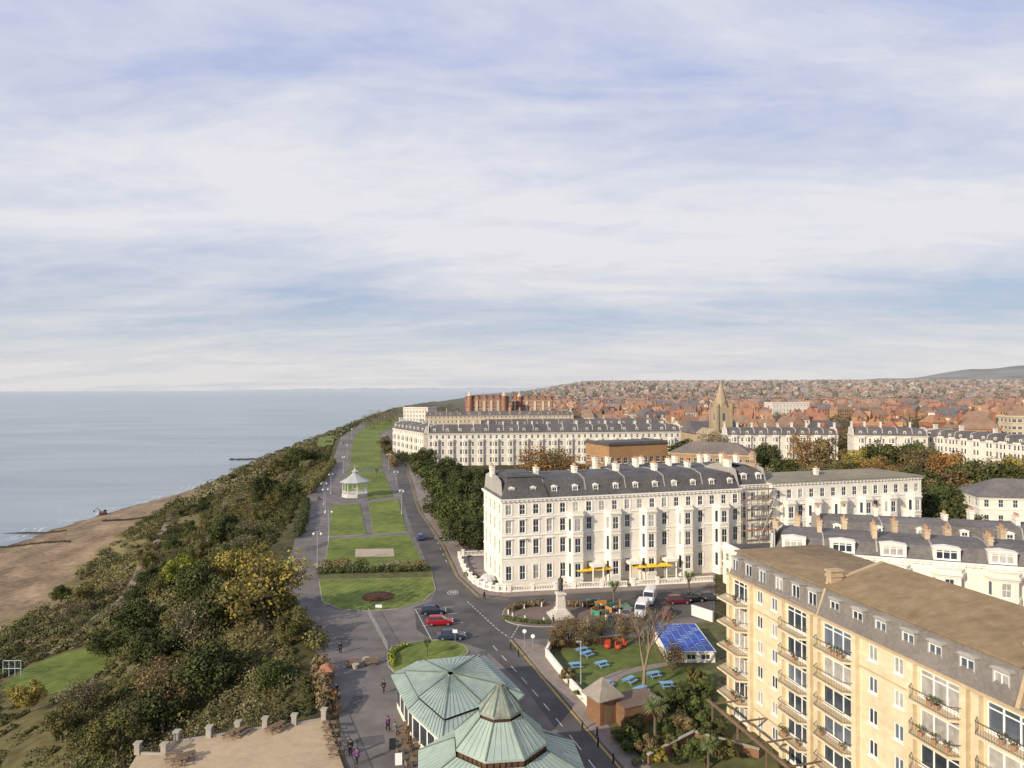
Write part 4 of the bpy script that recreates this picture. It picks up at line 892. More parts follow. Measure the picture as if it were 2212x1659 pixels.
wall(pxs([(1190,1400),(1180,1420),(1225,1478)]),1.,.25,WHITE,'low white rendered wall at the corner of the pub garden')
wall(pxs([(1232,1487),(1285,1545)]),1.,.25,WHITE,'low white rendered wall running down to the pyramid roofed kiosk')
wall(pxs([(1190,1400),(1350,1385)]),.8,.25,BRICKB,'low brick wall behind the pub garden shrubs')
wall(pxs([(1400,1652),(1500,1600),(1640,1640)]),.9,.25,BRICKB,'low brick retaining wall below the cordyline')
wall(pxs([(1495,1330),(1540,1345)]),1.6,.3,WHITE,'short white screen wall beyond the blue panelled roof')
kc=P(1302,1555); ks=empty('kiosk',kc,.5,'square brick kiosk with pyramid slate roof at the pavement edge','kiosk')
MB().box(-1.3,-1.3,0,1.3,1.3,2.9).build('wall',BRICKB,ks); MB().loft([[(x*1.75,y*1.75,2.9) for x,y in((-1,-1),(1,-1),(1,1),(-1,1))],[(x*1.75,y*1.75,3.02) for x,y in((-1,-1),(1,-1),(1,1),(-1,1))],[(x*.05,y*.05,4.9) for x,y in((-1,-1),(1,-1),(1,1),(-1,1))]]).build('roof',mat('buff_slate',(.30,.26,.21),.8,.2,2,brick=(2.,.8)),ks)
MB().box(-.6,-1.33,0,.4,-1.303,2.2).build('door',WOOD,ks)
kb=empty('brick_outbuilding',P(1350,1560),.4,'flat roofed dark brick outbuilding right of the kiosk','outbuilding'); MB().box(-1,-1.5,0,4,2.,2.3).build('wall',BRICKB,kb); MB().box(-1.1,-1.6,2.302,4.1,2.1,2.42).build('roof',mat('brown_flat_roof',(.17,.12,.09),.9,.2),kb); MB().box(.5,-1.54,.2,1.5,-1.503,2.1).build('door',WOOD,kb)
bl=Bld('blue_roofed_extension','low white extension with blue panelled flat roof beside the stone flats','extension',tuple(P(1440,1432)),tuple(P(1545,1432)),wall=WHITE)
bl.face(bl.W,Matrix(),0,bl.L,0,1.5,[(1.4+2*i,.4,1.3,.8,'two') for i in range(3)]); bl.face(bl.W,T(0,11)@RZ(-PI/2),0,11,0,1.5,[]); bl.Tm.box(-.15,-.15,1.5,bl.L+.15,11.15,1.6)
q=MB(); nxp,nyp=6,7
for i in range(nxp):
    for j in range(nyp):
        x0=i*(bl.L)/nxp+.04; y0=j*11/nyp+.04; x1=x0+bl.L/nxp-.08; y1=y0+11/nyp-.08; q.mi=0 if (i*3+j*5)%4 else 2; q.box(x0,y0,1.602,x1,y1,1.64)
        if (i+j*2)%3==0: q.mi=1; q.box(x0+.25,y0+.3,1.644,x1-.25,y0+.38,1.65); q.box(x0+.25,y1-.38,1.644,x1-.25,y1-.3,1.65)
bl.part('blue_panels',q,[BLUER,WFR,mat('mid_blue_panel',(.05,.13,.38),.4,.2)]); bl.finish()
GS=[(1280,1310),(1300,1313),(1322,1318),(1290,1325),(1318,1335),(1345,1312)]
for i,(a,b_) in enumerate(GS):
    r_=empty('seating_booth',P(a,b_,.13),.3*i,['green and orange','orange','green','orange edged','green backed','dark green'][i]+' outdoor seating booth right of the statue, '+['furthest left','second along the back','third along the back','front left','front right','furthest right'][i],'booth','outdoor seating booths beside the statue'); r_.scale=(.85,)*3
    mA,mB=(ORNG,GRNP) if i%2 else (GRNP,ORNG)
    MB().box(-1.3,.5,0,1.3,.62,1.3).build('back_screen',mA,r_); MB().box(-1.3,-.1,.0,1.3,.45,.45).build('seat',WOOD,r_); MB().box(-1.3,-1.3,0,-1.2,.48,1.).build('side_screen',mB,r_); MB().box(-.8,-1.1,.68,.9,-.4,.74).build('tabletop',WOOD,r_); MB().box(-.05,-.8,0,.1,-.7,.68).build('table_leg',BLK,r_)
for i,(a,b_) in enumerate([(1318,1345),(1330,1345)]):
    r_=empty('wheelie_bin',P(a,b_,.13),.2,'dark wheeled bin '+['on the left','on the right'][i]+' of a pair below the seating booths','bin'); MB().loft([[(x*.28,y*.3,0) for x,y in((-1,-1),(1,-1),(1,1),(-1,1))],[(x*.34,y*.38,1.) for x,y in((-1,-1),(1,-1),(1,1),(-1,1))]]).build('body',mat('bin_blue',(.02,.05,.12),.6),r_); MB().box(-.36,-.4,1.,.36,.42,1.08).build('lid',BLK,r_)
for i,(a,b_,w) in enumerate([(1313,1400,.85),(1336,1402,.75),(1350,1395,.6)]):
    r_=empty('garden_armchair',P(a,b_,.09),i,'glossy red rounded armchair on the pub lawn, '+['largest, at the left','middle of the three','smallest, at the right'][i],'armchair'); MB().lathe([(w*.5,0),(w*.62,.3),(w*.55,.6),(w*.3,.62)],14).build('cushion',REDPN,r_,True); MB().box(-w*.5,w*.35,.3,w*.5,w*.55,1.1).build('backrest',REDPN,r_)
ob=empty('ticket_booth',P(706,1478),.1,'small booth with orange roof at the promenade edge above the terrace','booth'); MB().box(-.8,-1,0,.8,1,2.).build('wall',WOOD,ob); MB().loft([[(x*.95,y*1.2,2.) for x,y in((-1,-1),(1,-1),(1,1),(-1,1))],[(x*.2,y*.5,2.5) for x,y in((-1,-1),(1,-1),(1,1),(-1,1))]]).build('roof',mat('orange_tile',(.30,.14,.075),.85,.2),ob); MB().box(.802,-.5,.9,.85,.5,1.8).build('hatch',GLASS,ob)
for i,(a,b_) in enumerate([(715,1497),(722,1512),(719,1528),(728,1540)]):
    r_=empty('display_rack',P(a,b_),.3*i,'outdoor stand of '+['blue','orange','mixed dark','brown'][i]+' goods beside the terrace railing','stand'); MB().box(-.4,-.5,0,.4,.5,.7).build('shelf',WOOD,r_); MB().box(-.35,-.45,.702,.35,.45,1.).build('goods',[mat('bright_blue',(.02,.12,.5),.6),ORNG,BLKC,WOOD][i],r_)
for i,(a,b_,m_) in enumerate([(848,1617,BLK),(861,1650,WFR)]):
    r_=empty('pavement_board',P(a,b_),.2,['black','white'][i]+' folding pavement board on the plaza','sign'); q=MB(); q.add([(-.35,-.25,0),(.35,-.25,0),(.35,0,1.1),(-.35,0,1.1),(-.35,.25,0),(.35,.25,0)],[(0,1,2,3),(4,5,2,3)]); q.build('board',m_,r_)
def bench(px,py,rz,label):
    r_=empty('bench',P(px,py),rz,label,'bench'); MB().box(-.9,-.25,.42,.9,.25,.48).build('seat',WOOD,r_); MB().box(-.9,.22,.5,.9,.27,.95).build('backrest',WOOD,r_)
    for s in(-1,1): MB().box(s*.75-.04,-.22,0,s*.75+.04,.22,.42).build('leg',BLK,r_)
bench(762,1440,.2,'wooden bench on the promenade left of the oval lawn'); bench(802,1437,.2,'wooden bench directly beside the oval lawn'); bench(690,1080,1.4,'bench on the promenade opposite the bandstand')
bench(658,1150,1.5,'bench against the clifftop shrubs halfway up the promenade')
for i,(a,b_) in enumerate([(768,1444),(790,1430)]):
    r_=empty('planter',P(a,b_),0,['left','right'][i]+' hand round planter near the promenade benches','planter'); MB().lathe([(.35,0),(.5,.6),(.4,.6)],12).build('tub',CONC,r_)
ex=empty('excavator',(AX(222,402),402,gz(AX(222,402),402)+.0),.2,'dull orange excavator working on the shingle at the waterline','excavator'); ex.scale=(.85,)*3
for s in(-1,1): MB().loft([[(-2,s*1.2-.3,0.2),(-2.3,s*1.2-.3,.6),(-1.9,s*1.2-.3,1),(1.9,s*1.2-.3,1),(2.3,s*1.2-.3,.6),(2,s*1.2-.3,0.2)],[(-2,s*1.2+.3,.2),(-2.3,s*1.2+.3,.6),(-1.9,s*1.2+.3,1),(1.9,s*1.2+.3,1),(2.3,s*1.2+.3,.6),(2,s*1.2+.3,.2)]]).build('track',BLK,ex)
MB().box(-2.2,-1.3,1.1,1.6,1.3,2.2).build('body',mat('dull_orange',(.17,.08,.04),.6),ex); MB().box(.2,.2,2.2,1.8,1.3,3.3).build('cab',CGL,ex)
MB().tube((-1.3,-.3,2),(-3.6,-.3,4.8),.24,.2).build('boom',BLK,ex); MB().tube((-3.6,-.3,4.8),(-5.4,-.3,2.8),.2,.14).build('arm',BLK,ex); MB().loft([[(-5.8,-.8,2.9),(-5.1,-.8,2.9),(-5.3,-.8,2),(-6.,-.8,2.2)],[(-5.8,.2,2.9),(-5.1,.2,2.9),(-5.3,.2,2),(-6.,.2,2.2)]]).build('bucket',BLK,ex)
for i,(x0,y0,x1,y1,l) in enumerate([(-255,318,-205,322,'long dark timber groyne crossing the sand'),(-220,372,-196,378,'short dark groyne beside the excavator'),(-262,352,-225,350,'low weathered groyne between the long groyne and the excavator')]):
    r_=empty('groyne',(0,0,0),0,l,'groyne'); n=22
    for k in range(n):
        x=x0+(x1-x0)*k/n;y=y0+(y1-y0)*k/n; MB().box(x,y,gz(x,y)-.5,x+(x1-x0)/n*.95,y+.5,gz(x,y)+.9).build('timber',mat('dark_timber',(.06,.045,.032),.9,.2),r_)
ROCK=mat('dark_rock',(.045,.04,.035),.95,.3)
r_=empty('rock_groyne',(-262,712,-35),0,'dark rock breakwater reaching into the calm sea','breakwater')
for k in range(40):
    q=MB(); q.M=T(-k*.75+2,R.uniform(-2,2),R.uniform(-.3,.4))@RZ(R.random()*3); q.lathe([(.3,-.8),(1.2,-.5),(1.4,.3),(.7,1.)],5); q.build('boulder',ROCK,r_)
for i,(x,y) in enumerate([(-101,140),(-84,155)]):
    r_=empty('goal_frame',(x,y,-19.9),1.3*i,'pale blue metal goal frame at the '+['near','far'][i]+' side of the lower green','goal frame'); q=MB()
    for a in(-1.8,-.6,.6,1.8): q.tube((a,0,0),(a,0,3.2),.07)
    for z in(1.6,3.2): q.tube((-1.8,0,z),(1.8,0,z),.07)
    q.build('frame',mat('pale_blue_steel',(.4,.5,.6),.5),r_)
# ---------------------------------------------------------------- trees
TC={}
SH={'dense':(30,165,.33,4.6,3.6,.9),'round':(26,150,.30,3.9,3.9,.85),'open':(36,62,.24,4.2,4.2,.7),'bush':(12,130,.28,2.0,1.5,.5)}
def tproto(shape,colr,var=0):
    k=(shape,colr,var)
    if k in TC: return TC[k]
    n,nper,sz,Rx,cz,sq=SH[shape]
    C_=[]
    while len(C_)<n:
        v=rs.uniform(-1,1,3)
        if np.linalg.norm(v)<1 and np.linalg.norm(v)>.25 and v[2]>-.8: C_.append(v)
    C_=np.array(C_); cr=Rx*(.2+.18*rs.rand(n)); hz={'dense':3.1,'round':3.,'open':3.3,'bush':1.2}[shape]
    cen=C_*np.array([Rx*.8,Rx*.8,hz*.85])+np.array([0,0,cz])
    V,N=leaves(cen,cr,nper,sz,.25,.85)
    shade=np.repeat(.6+.6*rs.rand(n),nper)*(.8+.4*rs.rand(N)); tint=np.stack([shade*(1+.08*rs.randn(N)),shade,shade*.9],1)
    crown=npmesh('crown',V,N,np.clip(tint,.2,1.8),fol(colr,*FOL[colr]))
    mb=MB(); mb.tube((0,0,-.6),(.1,0,cz*.55),.3 if shape!='bush' else .12,.2 if shape!='bush' else .06,7)
    for i in range(min(n,10)):
        s_=Vector((.1,0,cz*(.3+.05*(i%5)))); e=Vector(cen[i]); m_=s_.lerp(e,.5)+Vector((R.uniform(-.3,.3),R.uniform(-.3,.3),.2)); mb.tube(s_,m_,.13,.08,5); mb.tube(m_,e,.08,.03,5)
    if shape=='open':
        for c_ in cen:
            for _ in range(6):
                e=Vector(c_)+Vector(rs.normal(size=3))*.9; mb.tube(c_,e,.03,.012,3)
    t=mb.build('trunk',BARK); tm=t.data; bpy.data.objects.remove(t)
    TC[k]=(tm,crown); return TC[k]
def tree(x,y,s,shape,colr,label,group=None,name='tree',sz=None,z=None,cat='tree'):
    r_=empty(name,(x,y,gz(x,y) if z is None else z),R.uniform(0,6.28),label,cat,group); r_.scale=(s,s*R.uniform(.9,1.15),sz or s*R.uniform(.9,1.1))
    a,b_=tproto(shape,colr,R.randint(0,1)); link('trunk',a,r_); link('crown',b_,r_); return r_
NC={'dense':'bushy','round':'rounded','open':'thin branched','bush':'low'}
CN={'dark':'dark evergreen','olive':'olive green','yellow':'yellow leaved','lime':'bright lime green','brown':'brown autumn','green':'mid green','rust':'rusty orange','grey':'pale grey green','red':'red'}
for (px,D,s,shp,c,l) in [(565,111,1.95,'open','yellow','large yellow olive tree at the promenade edge above the terrace'),(552,114,1.6,'round','olive','wide olive crown within the large yellow tree'),
 (500,140,1.2,'round','yellow','golden yellow tree on the upper slope'),(385,170,1.1,'round','lime','bright lime tree among dark evergreens on the slope'),(425,160,.9,'dense','green','green tree beside the bright lime one'),
 (625,104,.7,'round','olive','small olive tree at the promenade bend'),(230,150,.9,'dense','dark','dark evergreen above the lower green'),(300,135,1.1,'dense','dark','broad dark evergreen in the middle of the slope'),
 (455,98,1.15,'dense','dark','dark evergreen just above the roof terrace'),(360,98,1.2,'open','brown','bare brown tree left of the roof terrace'),(250,88,.9,'round','olive','olive crown near the bottom left corner'),
 (590,92,.6,'dense','green','green shrub tree against the terrace balustrade'),(130,105,.8,'round','olive','olive tree at the lower left edge'),(60,120,.8,'round','yellow','yellowish tree at the far left edge'),
 (330,200,1.1,'dense','dark','dark rounded evergreen halfway down the slope'),(480,210,1.4,'dense','dark','dark spreading evergreen near the clifftop'),(535,195,1.2,'dense','dark','dark evergreen beside the clifftop lawn'),(590,250,1.2,'round','olive','olive tree at the clifftop beyond the small lawn'),
 (570,300,1.5,'dense','dark','large dark evergreen against the sea'),(662,400,1.9,'dense','dark','dark pine crown silhouetted on the clifftop'),(632,420,1.7,'dense','dark','second dark pine crown left of the clifftop one'),(600,430,1.5,'round','olive','olive crown left of the dark pines'),
 (130,225,.8,'dense','green','small green tree at the back of the beach'),(420,118,1.2,'open','grey','pale grey brown bare tree in the middle of the slope'),(505,158,1.1,'dense','dark','dark tree below the promenade bend'),(180,112,.9,'open','grey','pale bare tree right of the lower green'),(430,135,1.2,'dense','dark','dark evergreen left of the large yellow tree'),(470,120,1.2,'dense','dark','dark evergreen touching the large yellow tree'),(340,120,1.,'dense','dark','dark evergreen at the middle of the lower slope')]:
    tree(AX(px,D),D,s,shp,c,l)
PP={id(p):[(v.x,v.y) for v in smooth([Vector((a,b_,0)) for a,b_ in p],8,False)] for p in SPATH}
def nearpath(x,y,m): return any(math.hypot(x-a,y-b_)<m for pth in SPATH[:2] for a,b_ in PP[id(pth)])
for i in range(135):
    y=R.uniform(75,430)**1.0; xe_=np.interp(y,EY,EX);xf_=np.interp(y,FX_Y,FX_X); t=R.uniform(.08,.8); x=xe_-(xe_-xf_)*t
    shp=R.choice(['dense','dense','round','open','open']); c=R.choice(['dark','dark','dark','dark','olive','green','olive','olive','olive','grey'] if shp!='open' else ['brown','olive','grey','grey'])
    sc2=R.uniform(.4,1.0)*(1.2-.5*t)
    if math.hypot(x+92,(y-143)/1.3)<18 or (x>-52 and y<86) or nearpath(x,y,3): continue
    if math.hypot(x+85,y-125)<14 or (math.hypot(x+52,y-140)<12): continue
    tree(x,y,sc2,shp,c,NC[shp]+' '+CN[c]+' tree growing on the coastal slope','trees on the coastal slope: '+NC[shp]+' '+CN[c])
for i,(px,py,s) in enumerate([(925,1045,1.5),(965,1045,1.5),(1005,1062,1.4),(945,1085,1.4),(985,1100,1.5),(1030,1100,1.4),(960,1130,1.3),(1000,1150,1.4),(1035,1150,1.3),(1000,1185,1.15),(1035,1192,1.1),(1045,1168,1.2),(980,1150,1.1),(915,1015,1.5),(1060,1060,1.3)]):
    p=P(px,py); tree(p.x,p.y,s*1.02,'dense','dark' if i%4 else 'green','dark evergreen oak in the dense grove left of the hotel','evergreen grove left of the hotel')
for i,(px,D,s,shp,c,l) in enumerate([(1265,215,1.8,'dense','dark','round dark evergreen behind the left hotel roofs'),(1310,210,1.7,'dense','dark','dark evergreen right of its twin behind the hotel'),(1110,235,1.5,'dense','dark','dark evergreen in front of the crescent left end'),
 (1155,250,2.4,'open','rust','reddish brown bare tree before the crescent'),(1195,262,2.3,'open','brown','second reddish bare tree before the crescent'),(1235,250,1.7,'open','rust','small bare tree beside the evergreen pair'),(1480,320,2.1,'dense','dark','dark tree beside the church porch'),
 (1545,320,2.2,'open','grey','pale bare tree below the church'),(1605,300,1.8,'dense','dark','dark evergreen right of the pale bare tree'),(1650,310,1.8,'dense','dark','dark evergreen below the white terrace row'),
 (1735,300,2.2,'open','rust','rusty tree before the white terrace row'),(1785,285,2.2,'round','brown','broad brown tree behind the flat roofed building'),(1860,275,2.,'round','yellow','golden tree behind the flat roofed building'),(1925,280,2.5,'dense','dark','big rounded dark evergreen right of the golden tree'),
 (1700,250,1.8,'dense','dark','dark tree behind the hotel chimneys'),(1990,260,2.,'open','brown','bare brown tree right of the big evergreen'),(2045,245,2.2,'round','rust','rusty leaved tree before the right hand white row'),(2100,235,2.1,'dense','green','green tree below the right hand white row'),
 (2180,220,2.1,'dense','dark','dark tree at the right edge below the white row'),(2020,185,1.9,'dense','dark','dark tree beside the flat roofed building end'),(2075,178,1.7,'dense','dark','dark tree left of the small white house'),(2150,195,1.7,'round','olive','olive tree above the small white house'),
 (2060,205,1.9,'round','brown','brown crown above the dark trees at the right'),(1830,255,1.7,'round','olive','olive crown left of the golden tree'),(1895,250,1.8,'open','rust','rust orange crown before the big evergreen'),(2000,215,2.,'dense','dark','second dark tree beyond the flat roofed building'),(2120,185,1.5,'dense','dark','low dark tree over the small white house roof'),
 (1765,240,1.7,'open','brown','thin brown tree over the flat roof'),(1640,240,1.6,'open','grey','pale thin tree over the hotel rear roofs'),(1950,235,1.7,'open','brown','thin brown tree in front of the big evergreen'),(2200,260,2.,'round','yellow','yellowing tree at the right edge before the white row'),
 (1400,330,1.9,'dense','dark','dark tree behind the brown brick flats'),(1560,285,1.7,'open','brown','brown thin tree left of the white row'),(1985,300,2.1,'dense','green','green tree filling the gap between the white rows'),(2010,170,1.8,'dense','dark','near dark tree touching the flat roofed building end'),(2055,160,1.6,'dense','dark','near dark tree before the small white house'),
 (830,420,1.2,'round','brown','brown tree left of the white end block'),(835,380,.9,'round','olive','small olive tree before the white end block'),(870,350,.9,'dense','dark','dark tree at the foot of the white end block'),(895,330,1.1,'dense','dark','dark tree before the left end of the crescent')]):
    tree(AX(px,D),D,s,shp,c,l)
g=P(1390,1492,.05)
bt=empty('bare_tree',g,0,'tall bare brown tree in the middle of the pub garden','tree')
mb=MB(); tips=[]
def br(p,d,l,r_,n):
    q=p+d*l; mb.tube(p,q,r_,r_*.72,6 if n>2 else 4)
    if n==0: tips.append(q); return
    for _ in range(3 if n>1 else 4):
        dd=(d+Vector((R.uniform(-.55,.55),R.uniform(-.55,.55),R.uniform(0,.45)))).normalized(); br(q,dd,l*R.uniform(.68,.9),r_*.62,n-1)
br(Vector((0,0,-.2)),Vector((.05,0,1)),2.7,.24,5); mb.build('trunk',mat('pale_bark',(.22,.165,.115),.95,.25,3),bt)
tp_=np.array([tuple(t) for t in tips]); V,N=leaves(tp_,np.full(len(tp_),.35),1,.14); tint=np.repeat((.6+.8*rs.rand(N))[:,None],3,1)
link('crown',npmesh('crown',V,N,tint,fol('brown',*FOL['brown'])),bt)
for i,(px,py,s,shp,c,l) in enumerate([(1228,1395,.6,'open','brown','brown shrub behind the low brick wall'),(1262,1398,.65,'open','brown','brown bare shrub at the back of the pub garden'),(1205,1402,.45,'round','brown','small brown shrub at the garden corner'),(1300,1385,.5,'open','olive','olive shrub behind the red armchairs'),
 (1350,1392,.6,'open','brown','thin brown tree left of the blue roof'),(1450,1448,.55,'open','brown','brown shrub against the blue roofed extension'),(1230,1475,.6,'bush','brown','brown low bush inside the white wall'),(1260,1510,.6,'bush','olive','olive low bush behind the white wall'),(1500,1490,.9,'bush','olive','olive bush at the right of the pub lawn'),(1520,1510,.8,'bush','green','green bush below the stone flats'),(1470,1520,.9,'bush','dark','dark bush right of the outbuilding'),(1440,1530,.8,'bush','dark','dark bush behind the cordyline'),
 (1360,1620,.8,'bush','green','green bush below the kiosk'),(1400,1630,.7,'bush','brown','brown bush left of the retaining wall'),(1450,1620,.6,'bush','olive','olive bush beside the retaining wall'),(1500,1640,.7,'bush','green','green bush under the timber canopy'),(1370,1580,.7,'bush','olive','olive bush beside the brick outbuilding'),(1480,1575,.8,'bush','brown','brown bush below the canopy corner'),(1340,1600,.5,'bush','yellow','small yellow bush by the pavement'),(1430,1645,.5,'bush','yellow','small yellow bush on the retaining wall'),
 (1510,1560,.9,'bush','green','green bush at the foot of the flats'),(1540,1600,.9,'bush','dark','dark bush under the lowest balcony'),(1560,1640,.8,'bush','olive','olive bush at the bottom beside the flats'),(1440,1590,.6,'bush','green','green bush right of the cordyline')]):
    p=P(px,py,.05); tree(p.x,p.y,s,shp,c,l,name='shrub',z=.05,cat='shrub')
for i in range(22):
    p=P(R.uniform(1375,1545),R.uniform(1515,1655),.05)
    if p.x-AX(1350,p.y)>0: tree(p.x,p.y,R.uniform(.25,.5),'bush',R.choice(['green','olive','dark']),'knee high mixed shrub in the planted beds right of the kiosk','small shrubs in the beds right of the kiosk',name='shrub',z=.05,cat='shrub')
def palm(px,py,s,label):
    p=P(px,py,.1); r_=empty('cordyline_palm',p,0,label,'palm'); r_.scale=(s,)*3; q=MB(); heads=[]
    q.tube((0,0,-.1),(0,0,1.8),.16,.12,7)
    for a in(0,2.1,4.2): e=(.5*math.cos(a),.5*math.sin(a),2.7); q.tube((0,0,1.75),e,.1,.08,6); heads.append(e)
    q.build('trunk',BARK,r_); q=MB()
    for h in heads:
        for k in range(70):
            th=R.uniform(0,2*PI); el=R.uniform(-.5,1.45); Lf=R.uniform(.7,1.05); d=Vector((math.cos(th)*math.cos(el),math.sin(th)*math.cos(el),math.sin(el))); sd=Vector((-math.sin(th),math.cos(th),0))*.035; a=Vector(h); m_=a+d*Lf*.6; e=a+d*Lf+Vector((0,0,-.15))
            q.add([a-sd,a+sd,m_+sd,m_-sd,e],[(0,1,2,3),(3,2,4)])
    q.build('crown',mat('cordyline_leaf',(.17,.21,.08),.6,.3,3),r_)
palm(1415,1595,1.3,'spiky cordyline palm in the garden right of the kiosk'); palm(922,1418,.75,'small cordyline palm on the oval lawn'); palm(1326,1306,1.25,'cordyline palm rising above the seating booths'); palm(1488,1283,1.2,'cordyline palm before the right end of the hotel'); palm(813,1033,1.3,'cordyline palm on the lawn right of the bandstand'); palm(1530,1659,.9,'cordyline palm at the bottom below the stone flats')
def hedge(pts,w,h,c,label,name='hedge',sz=.28,z=.1,cat='hedge',d=26):
    cs_=[]
    for a,b_ in zip(pts,pts[1:]):
        n=max(1,int((b_-a).length/(w*.55)))
        for i in range(n): q=a.lerp(b_,i/n); cs_.append((q.x+R.uniform(-.15,.15)*w,q.y+R.uniform(-.15,.15)*w,z+h*.5))
    cs_=np.array(cs_); V,N=leaves(cs_,np.full(len(cs_),w*.55)*(.75+.5*rs.rand(len(cs_))),int(d*w*3),sz,.3,h/w)
    tint=np.repeat((.6+.8*rs.rand(N))[:,None],3,1); o=link(name,npmesh(name,V,N,tint,fol(c,*FOL[c]))); tag(o,label,cat)
hedge(pxs([(692,1240),(930,1235)]),1.5,1.2,'dark','long dark hedge between the two lower lawns')
hedge(pxs([(700,1230),(760,1226)]),2.,1.8,'brown','brown shrub bank at the left end of the long hedge')
hedge(pxs([(770,1238),(800,1230)]),2.4,2.4,'dark','dark rounded shrub in the middle of the long hedge')
hedge(pxs([(880,1232),(932,1232)]),2.,1.8,'brown','reddish shrub bank at the road end of the long hedge')
hedge(pxs([(825,1232),(870,1228)]),1.6,1.5,'grey','grey green shrubs in the right half of the long hedge')
cb0=P(817,1290); mb=MB(); mb.lathe([(2.9,0),(2.9,.12),(2.2,.32),(1.,.42),(.02,.45)],20,(cb0.x,cb0.y,.1)); tag(mb.build('flower_bed_plants',mat('dark_red_bedding',(.10,.035,.02),.95,.5,3,bump=.8,col2=(.20,.09,.045))),'round bed of dark red plants in the half oval lawn','flower bed')
hedge(pxs([(1100,1322),(1130,1312),(1180,1309)]),1.2,.9,'brown','brown low hedge at the left of the statue island')
hedge(pxs([(1090,1338),(1140,1347),(1190,1349)]),.7,.5,'green','low green hedge at the near edge of the statue island')
hedge(pxs([(1230,1312),(1290,1310)]),1.,.9,'brown','brown low hedge behind the statue')
hedge(pxs([(850,1440),(845,1412),(880,1396)]),.8,.5,'lime','pale low planting around the left of the oval lawn')
hedge(smooth(pxs([(660,1086),(655,1130),(640,1165)]),3,False),2.6,1.8,'dark','dark clifftop shrubs along the promenade edge',d=20,sz=.35)
hedge(smooth(pxs([(720,1000),(700,1030),(668,1068)]),3,False),3.,2.2,'olive','olive clifftop shrubs opposite the bandstand',d=16,sz=.45)
hedge(pxs([(835,950),(842,985),(850,1010)]),3.,3.,'brown','brown hedge between far lawn and road',d=14,sz=.5)
hedge(pxs([(1010,1245),(1040,1262),(1080,1268)]),1.3,1.,'green','green shrubs inside the curved balustrade')
hedge(pxs([(1110,1268),(1240,1262)]),.9,.8,'dark','dark planting along the foot of the hotel')
hedge(pxs([(690,1410),(640,1345),(614,1300)]),3.2,2.,'olive','olive shrubs along the promenade bend above the slope',d=20,sz=.35)
hedge(pxs([(705,1545),(700,1500),(690,1440)]),2.,1.8,'brown','brown shrubs behind the orange booth',d=24,sz=.35)
def scrub(name,n,y0,y1,r0,r1,nper,size,tmin=0.,tmax=1.0,pw=1.,thin=True):
    y=y0+(y1-y0)*rs.rand(n)**pw; xe_=np.interp(y,EY,EX);xf_=np.interp(y,FX_Y,FX_X); t=tmin+(tmax-tmin)*rs.rand(n); x=xe_-(xe_-xf_)*t
    keep=(np.hypot(x+92,(y-143)/1.4)>11)&~((x>-44)&(y<82))&(np.hypot(x+49.5,(y-143)/1.6)>6)
    if thin:
        pt=np.array([q for p in SPATH for q in PP[id(p)]]); dm_=np.min(np.hypot(x[:,None]-pt[None,:,0],y[:,None]-pt[None,:,1]),1); keep&=dm_>2.2
        patch=np.sin(x*.09+2+np.sin(y*.06)*1.5)*np.sin(y*.07+x*.04)+.5*np.sin(x*.21+y*.13)
        keep&=(patch>-.45-.8*(1-t))|(rs.rand(n)<.15)
        keep&=rs.rand(n)<1.2-.35*t
    x,y=x[keep],y[keep]; tk=t[keep]; r_=r0+(r1-r0)*rs.rand(len(x))**1.7
    r_=np.where((xe_[keep]-x)<r_*1.0,r_*.6,r_)*(1.1-.3*tk)
    r_=np.where((np.hypot(x+82,y-122)<13),np.minimum(r_,.8),r_)
    x=np.minimum(x,xe_[keep]-r_*.8)
    z=ground(x,y)+r_*.2; C_=np.stack([x,y,z],1)
    V,N=leaves(C_,r_,nper,size,.5,.68)
    pal=np.array([(.048,.055,.021),(.075,.08,.029),(.12,.112,.042),(.09,.097,.036),(.16,.145,.06),(.20,.175,.095),(.13,.105,.05),(.20,.18,.06)])
    big=(np.sin(x*.06+1)*np.sin(y*.045)+np.sin(x*.13)*.5); pi=np.clip(((big+1.5)/3*6+tk*2+rs.normal(size=len(x))*1.2-.6).astype(int),0,7)
    c=np.repeat(pal[pi]*(.8+.4*rs.rand(len(x)))[:,None],nper,0)*(.82+.36*rs.rand(N))[:,None]
    me=npmesh(name,V,N,c,mat('scrub_foliage',(.85,.85,.85),.9,.2,.2,col2=(1.2,1.2,1.2),attr='tint',spec=.1,haze=True)); tag(link(name,me),'tangled olive and brown coastal scrub covering the slope','scrub',kind='stuff')
scrub('coastal_scrub',5600,45,150,.5,2.3,120,.26)
scrub('coastal_scrub_beyond',7500,140,420,.7,3.0,80,.42,pw=1.1)
scrub('distant_coastal_scrub',3000,410,1900,2.,6.5,45,1.2,pw=1.1,thin=False)
